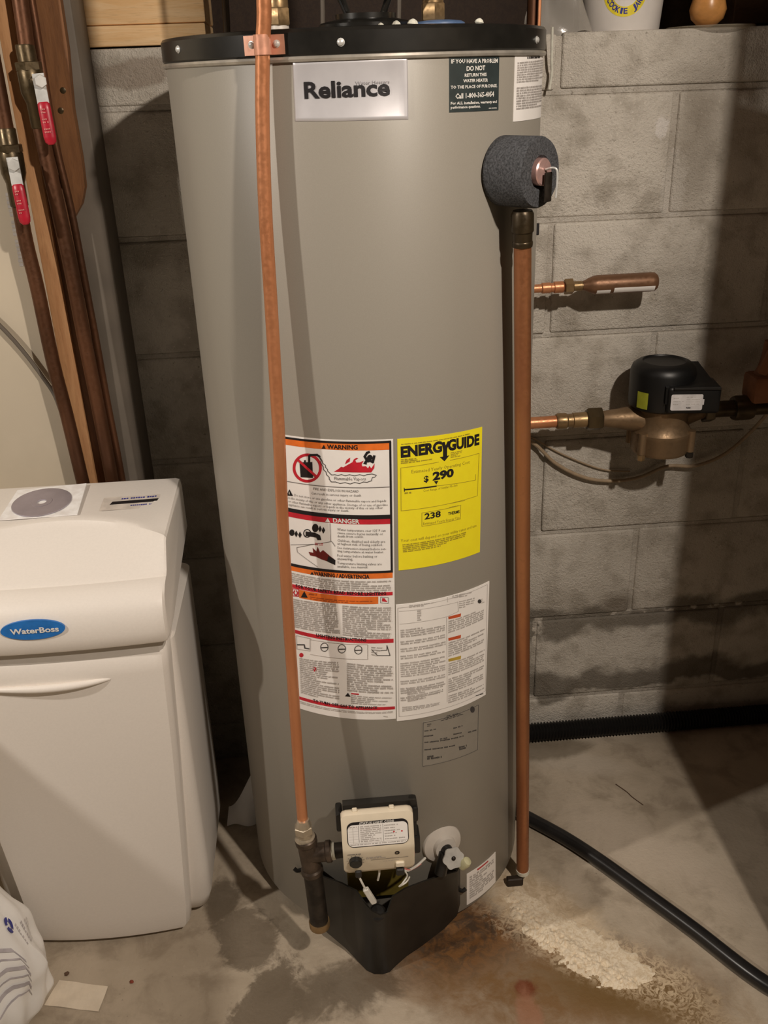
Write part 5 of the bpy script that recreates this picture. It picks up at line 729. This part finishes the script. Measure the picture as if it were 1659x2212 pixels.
F = Flat(); F.poly('palestick', rrect(.090, .046, .002, 3, -.047, -.025)); F.bars('navy', [(-.018, .016), (.038, .018), (-.018, .009), (.038, .011)], 1, .7); F.poly('black', [(-.034, -.006), (.040, -.004), (.042, .0065), (-.031, .0045)]); F.bars('navy', [(.0, -.010), (.040, -.009), (.0, -.016), (.040, -.015)], 1, .6)
lay(F, sf, ld, .0012, .02)
# paper sleeve and disc lying on the lid
SLc = (-.450, -.256)
m = MB(); q4 = [(-.503, -.203), (-.392, -.198), (-.386, -.304), (-.506, -.306)]
ztop = [stz(0, y)+.0022 for x, y in q4]; m.add([(x, y, z) for (x, y), z in zip(q4, ztop)]+[(x, y, z+.0012) for (x, y), z in zip(q4, ztop)], [(3, 2, 1, 0), (4, 5, 6, 7), (0, 1, 5, 4), (1, 2, 6, 5), (2, 3, 7, 6), (3, 0, 4, 7)]); m.v[5] = (m.v[5][0], m.v[5][1], m.v[5][2]+.002)
tag(m.build('disc_sleeve', 'sleeve', None, None, False), 'white square paper sleeve under the disc on the softener lid', 'sleeve')
m = MB(); m.prof([(.0075, 0), (.046, 0), (.046, .0012), (.0165, .0012), (.0160, .0016), (.0075, .0016), (.0075, 0)], 56, (0, 0, 0), (0, 0, 1), False)
m.v = [(x-.451, y*1.05-.256, z+stz(0, y-.256)+.0042) for x, y, z in m.v]; tag(m.build('compact_disc', 'disc'), 'silvery violet compact disc lying on the white sleeve', 'disc')

# ---------------------------------------------------------------- salt bag and small things on the floor
B_ = thing('salt_bag', 'white plastic salt bag with a blue recycling mark, leaning at the bottom left', 'bag', (-.66, -.62, 0))
BZ = [0, .004, .03, .10, .16, .234, .30, .345, .368, .375]; BR = [.10, .142, .160, .167, .154, .121, .08, .045, .02, 0.]
def bagat(a, z):
    for i in range(len(BZ)-1):
        if z <= BZ[i+1]+1e-9:
            t = (z-BZ[i])/(BZ[i+1]-BZ[i]); r = BR[i]+(BR[i+1]-BR[i])*t; break
    k = min(1, z/.03)*(1-z/.4); w_ = k*(.005*math.sin(9*a+26*z)+.0035*math.sin(17*a-40*z)+.003*math.sin(6*a+70*z)+.006*max(0, math.sin(3*a+.6+9*z))**6)
    return V(-.66+(r+w_)*math.cos(a), -.58+.8*(r+w_)*math.sin(a), z+.003*math.sin(8*a)*k)
m = MB(); m.grid(lambda u, v: bagat(2*math.pi*u, .375*v**1.25), 110, 60); bgm = m.build('film', 'bag', B_, None, True, 60)
F = Flat(); dg = math.radians
def bagmark(a0_, z0_, sa, sz):
    for k in range(3):
        a0 = dg(90+120*k-50); out = []
        for q in range(7): a = a0+dg(100)*q/6; out.append((a0_+sa*math.cos(a), z0_+sz*math.sin(a)))
        for q in range(6, -1, -1): a = a0+dg(100)*q/6; out.append((a0_+sa*.42*math.cos(a), z0_+sz*.42*math.sin(a)))
        for q in range(6): F.poly('navy', [out[q], out[q+1], out[12-q], out[13-q]])
bagmark(dg(-4), .197, .085, .0125)
for k in range(4): F.bars('lilac', [(dg(1+4*k), .186-.006*k), (dg(3+4*k), .186-.006*k), (dg(-3+4*k), .150-.006*k), (dg(-1+4*k), .150-.006*k)], 7, .8)
for k in range(6):
    F.line('lilac', .0035 if k % 2 else .0075, [(dg(-46), .205-.021*k), (dg(-34), .195-.019*k), (dg(-26), .192-.018*k), (dg(-17), .176-.017*k), (dg(-15), .150-.015*k)])  # shading of the bag's folds drawn as flat lilac stripes
lay(F, lambda a, z, e: bagat(a, z)+V(math.cos(a), math.sin(a), .35).normalized()*(.0022+e), bgm, 0, .06)
m = MB(); q4 = [(-.494, -.532), (-.410, -.554), (-.417, -.599), (-.508, -.577)]
m.grid(lambda u, v: V((q4[0][0]*(1-u)+q4[1][0]*u)*(1-v)+(q4[3][0]*(1-u)+q4[2][0]*u)*v, (q4[0][1]*(1-u)+q4[1][1]*u)*(1-v)+(q4[3][1]*(1-u)+q4[2][1]*u)*v, .0012+.0012*(math.sin(5*u+3*v)**2)), 10, 6)
n0 = len(m.v); m.add([(x, y, z-.0008) for x, y, z in m.v], [tuple(n0-n0+i for i in f)[::-1] for f in m.f]); tag(m.build('paper_slip', 'card', None, None, False), 'cream paper slip lying on the floor in front of the softener', 'paper')
for nm, x, y, r_, mat, lb in (('dirt_crumb', -.484, -.521, .0042, 'crumb', 'dark brown crumb on the floor behind the paper slip'), ('red_crumb', -.372, -.549, .0036, 'crumbred', 'small reddish crumb on the floor right of the paper slip')):
    b = bmesh.new(); bmesh.ops.create_icosphere(b, subdivisions=2, radius=r_)
    for v in b.verts: v.co = v.co*random.uniform(.75, 1.15); v.co.z *= .6
    bmesh.ops.translate(b, vec=(x, y, r_*.5), verts=b.verts); tag(MB().bm(b).build(nm, mat), lb, 'crumb')
m = MB(); m.tube([(.563, -.183, .0012), (.578, -.208, .0014), (.585, -.225, .0012), (.599, -.249, .0012)], .0009, 6, 5); tag(m.build('twig', 'crumb'), 'thin dark twig lying on the concrete to the right', 'twig')
# crumpled white sheet behind the softener
m = MB()
def crump(u, v):
    x = -.238+.066*u+.004*v; y = -.209+.030*v+.005*math.sin(7*u+3*v); z = .001+v*(.022+.105*u**1.4)
    return V(x, y, max(.001, z))
m.grid(crump, 14, 14); n0 = len(m.v); m.add([(x, y, z+.0012) for x, y, z in m.v], [tuple(f)[::-1] for f in m.f]); tag(m.build('plastic_scrap', 'bag', None, None, True, 25), 'crumpled white plastic scrap between the softener and the heater', 'plastic scrap')
# mineral crust on the floor: lumpy ridge of scale
from mathutils import noise as mn
def crust():
    m = MB(); poly = [(.270, -.425), (.300, -.425), (.335, -.450), (.365, -.480), (.41, -.525), (.47, -.585), (.50, -.62), (.468, -.655), (.42, -.655), (.36, -.615), (.305, -.545), (.272, -.475)]
    def inside(x, y):
        c = False; d = 9.
        for i in range(len(poly)):
            (x1, y1), (x2, y2) = poly[i], poly[(i+1) % len(poly)]
            if (y1 > y) != (y2 > y) and x < (x2-x1)*(y-y1)/(y2-y1)+x1: c = not c
            t = max(0, min(1, ((x-x1)*(x2-x1)+(y-y1)*(y2-y1))/((x2-x1)**2+(y2-y1)**2))); d = min(d, math.hypot(x-x1-t*(x2-x1), y-y1-t*(y2-y1)))
        return d if c else -d
    st_ = .0026; nx = int(.26/st_); ny = int(.26/st_); H_ = {}
    for i in range(nx+1):
        for j in range(ny+1):
            x = .255+i*st_; y = -.675+j*st_; p = V(x, y, 0)
            d = inside(x, y)+.020*mn.fractal(p*42, .8, 2.2, 4)-.004
            # crisp wormy edge on the lower left, thinner film to the upper right
            side = (x-.288)*.73+(y+.442)*.68
            k = max(0, min(1, d/.010)); g = abs(mn.noise(p*150+V(0, 0, mn.noise(p*40)*2)))
            low = max(0, min(1, (.004-side)/.03))
            h = -.0012+k*(.0024+.0012*mn.noise(p*45)+low*(.0062*(1-min(1, g*2.2))+.004*mn.noise(p*60)))
            H_[i, j] = h
    id_ = {}
    for i in range(nx):
        for j in range(ny):
            if max(H_[i, j], H_[i+1, j], H_[i, j+1], H_[i+1, j+1]) > 0:
                f = []
                for a, b in ((i, j), (i+1, j), (i+1, j+1), (i, j+1)):
                    if (a, b) not in id_: id_[a, b] = len(m.v); m.v.append((.255+a*st_, -.675+b*st_, H_[a, b]))
                    f.append(id_[a, b])
                m.f.append(tuple(f))
    return m
o = crust().build('mineral_crust', 'crust', None, 'stuff', True, 180); tag(o, 'cream crust of mineral scale spread over the rusty floor below the discharge pipe', 'mineral crust')

# ---------------------------------------------------------------- on top of the wall, right
K = thing('cookie_tub', 'white plastic tub with a round yellow cookie jar print, standing on the wall', 'tub', (.545, .085, 1.399))
kx, ky = .548, .085
m = MB(); m.prof([(.050, 1.3985), (.0635, 1.3990), (.0655, 1.402), (.0750, 1.52), (.0765, 1.55), (.072, 1.552), (0, 1.552)], 56, (kx, ky, 0)); tb_ = m.build('tub', 'tub', K)
rt = lambda z: .0655+(z-1.402)*(.0095/.118)
def tubfn(x, y, e):
    z = 1.459+y; r_ = rt(z)+e; a = x/.070-.20; return V(kx+r_*math.sin(a+.0), ky-r_*math.cos(a), z)
F = Flat(); F.poly('tubyellow', [(.036*math.cos(a), .036*math.sin(a)) for a in [2*math.pi*k/44 for k in range(44)]]); F.poly('tub', [(.0215*math.cos(a), .0215*math.sin(a)) for a in [2*math.pi*k/36 for k in range(36)]])
word = 'COOKIE JAR'
for i, ch in enumerate(word):
    if ch == ' ': continue
    a = math.radians(-155+13.6*i+(4 if i > 6 else 0)); cxx, cyy = .0315*math.cos(a), .0315*math.sin(a); vs, fs = text_verts(ch, True); ta = a+math.pi/2; wd = .0038 if ch == 'I' else .0066; hh = .0085
    F.get('navy').add([(cxx+math.cos(ta)*(x-.5)*wd-math.sin(ta)*y*hh, cyy+math.sin(ta)*(x-.5)*wd+math.cos(ta)*y*hh, 0) for x, y in vs], fs)
lay(F, tubfn, tb_, .0003, .008)
m = MB(); m.prof([(.062, 0), (.068, .0015), (.073, .006), (.070, .0075), (.060, .004), (0, .003)], 48, (.694, .052, 1.3990)); tag(m.build('glass_plate', 'glass'), 'thick glass plate lying on the wall at the top right', 'plate')
m = MB(); m.prof([(.004, .0), (.016, .003), (.026, .012), (.030, .026), (.026, .042), (.014, .052), (0, .054)], 32, (.688, .055, 1.4050)); tag(m.build('orange_ornament', 'glaze'), 'round orange ornament resting on the glass plate', 'ornament')
def crfilm(u, v):
    a = u*2.6-1.2; r_ = .060*(1-.35*v)+.006*math.sin(9*u+7*v); return V(.432+r_*math.sin(a)+.03*v*math.sin(4*u), .055-r_*.8*math.cos(a), 1.3995+.10*v+.006*math.sin(11*u+3*v))
m = MB(); m.grid(crfilm, 22, 12); n0 = len(m.v); m.add([(x, y-.0006, z) for x, y, z in m.v], [tuple(f)[::-1] for f in m.f]); tag(m.build('plastic_wrap', 'film', None, None, True, 25), 'crumpled clear plastic wrap on the wall beside the white tub', 'plastic wrap')
m = MB(); m.prof([(0, 0), (.028, .001), (.033, .012), (.033, .055), (.028, .06), (0, .061)], 24, (.440, .10, 1.3985)); tag(m.build('dark_jar', 'plastic'), 'small dark jar inside the clear plastic wrap on the wall', 'jar')
m = MB(); m.tube([(.4045, -.03, 1.41), (.408, -.020, 1.36), (.410, -.016, 1.345), (.407, -.016, 1.32)], .0022, 8, 5); tag(m.build('white_cord', 'chalk'), 'short white cord end hanging beside the heater rim at right', 'cord')
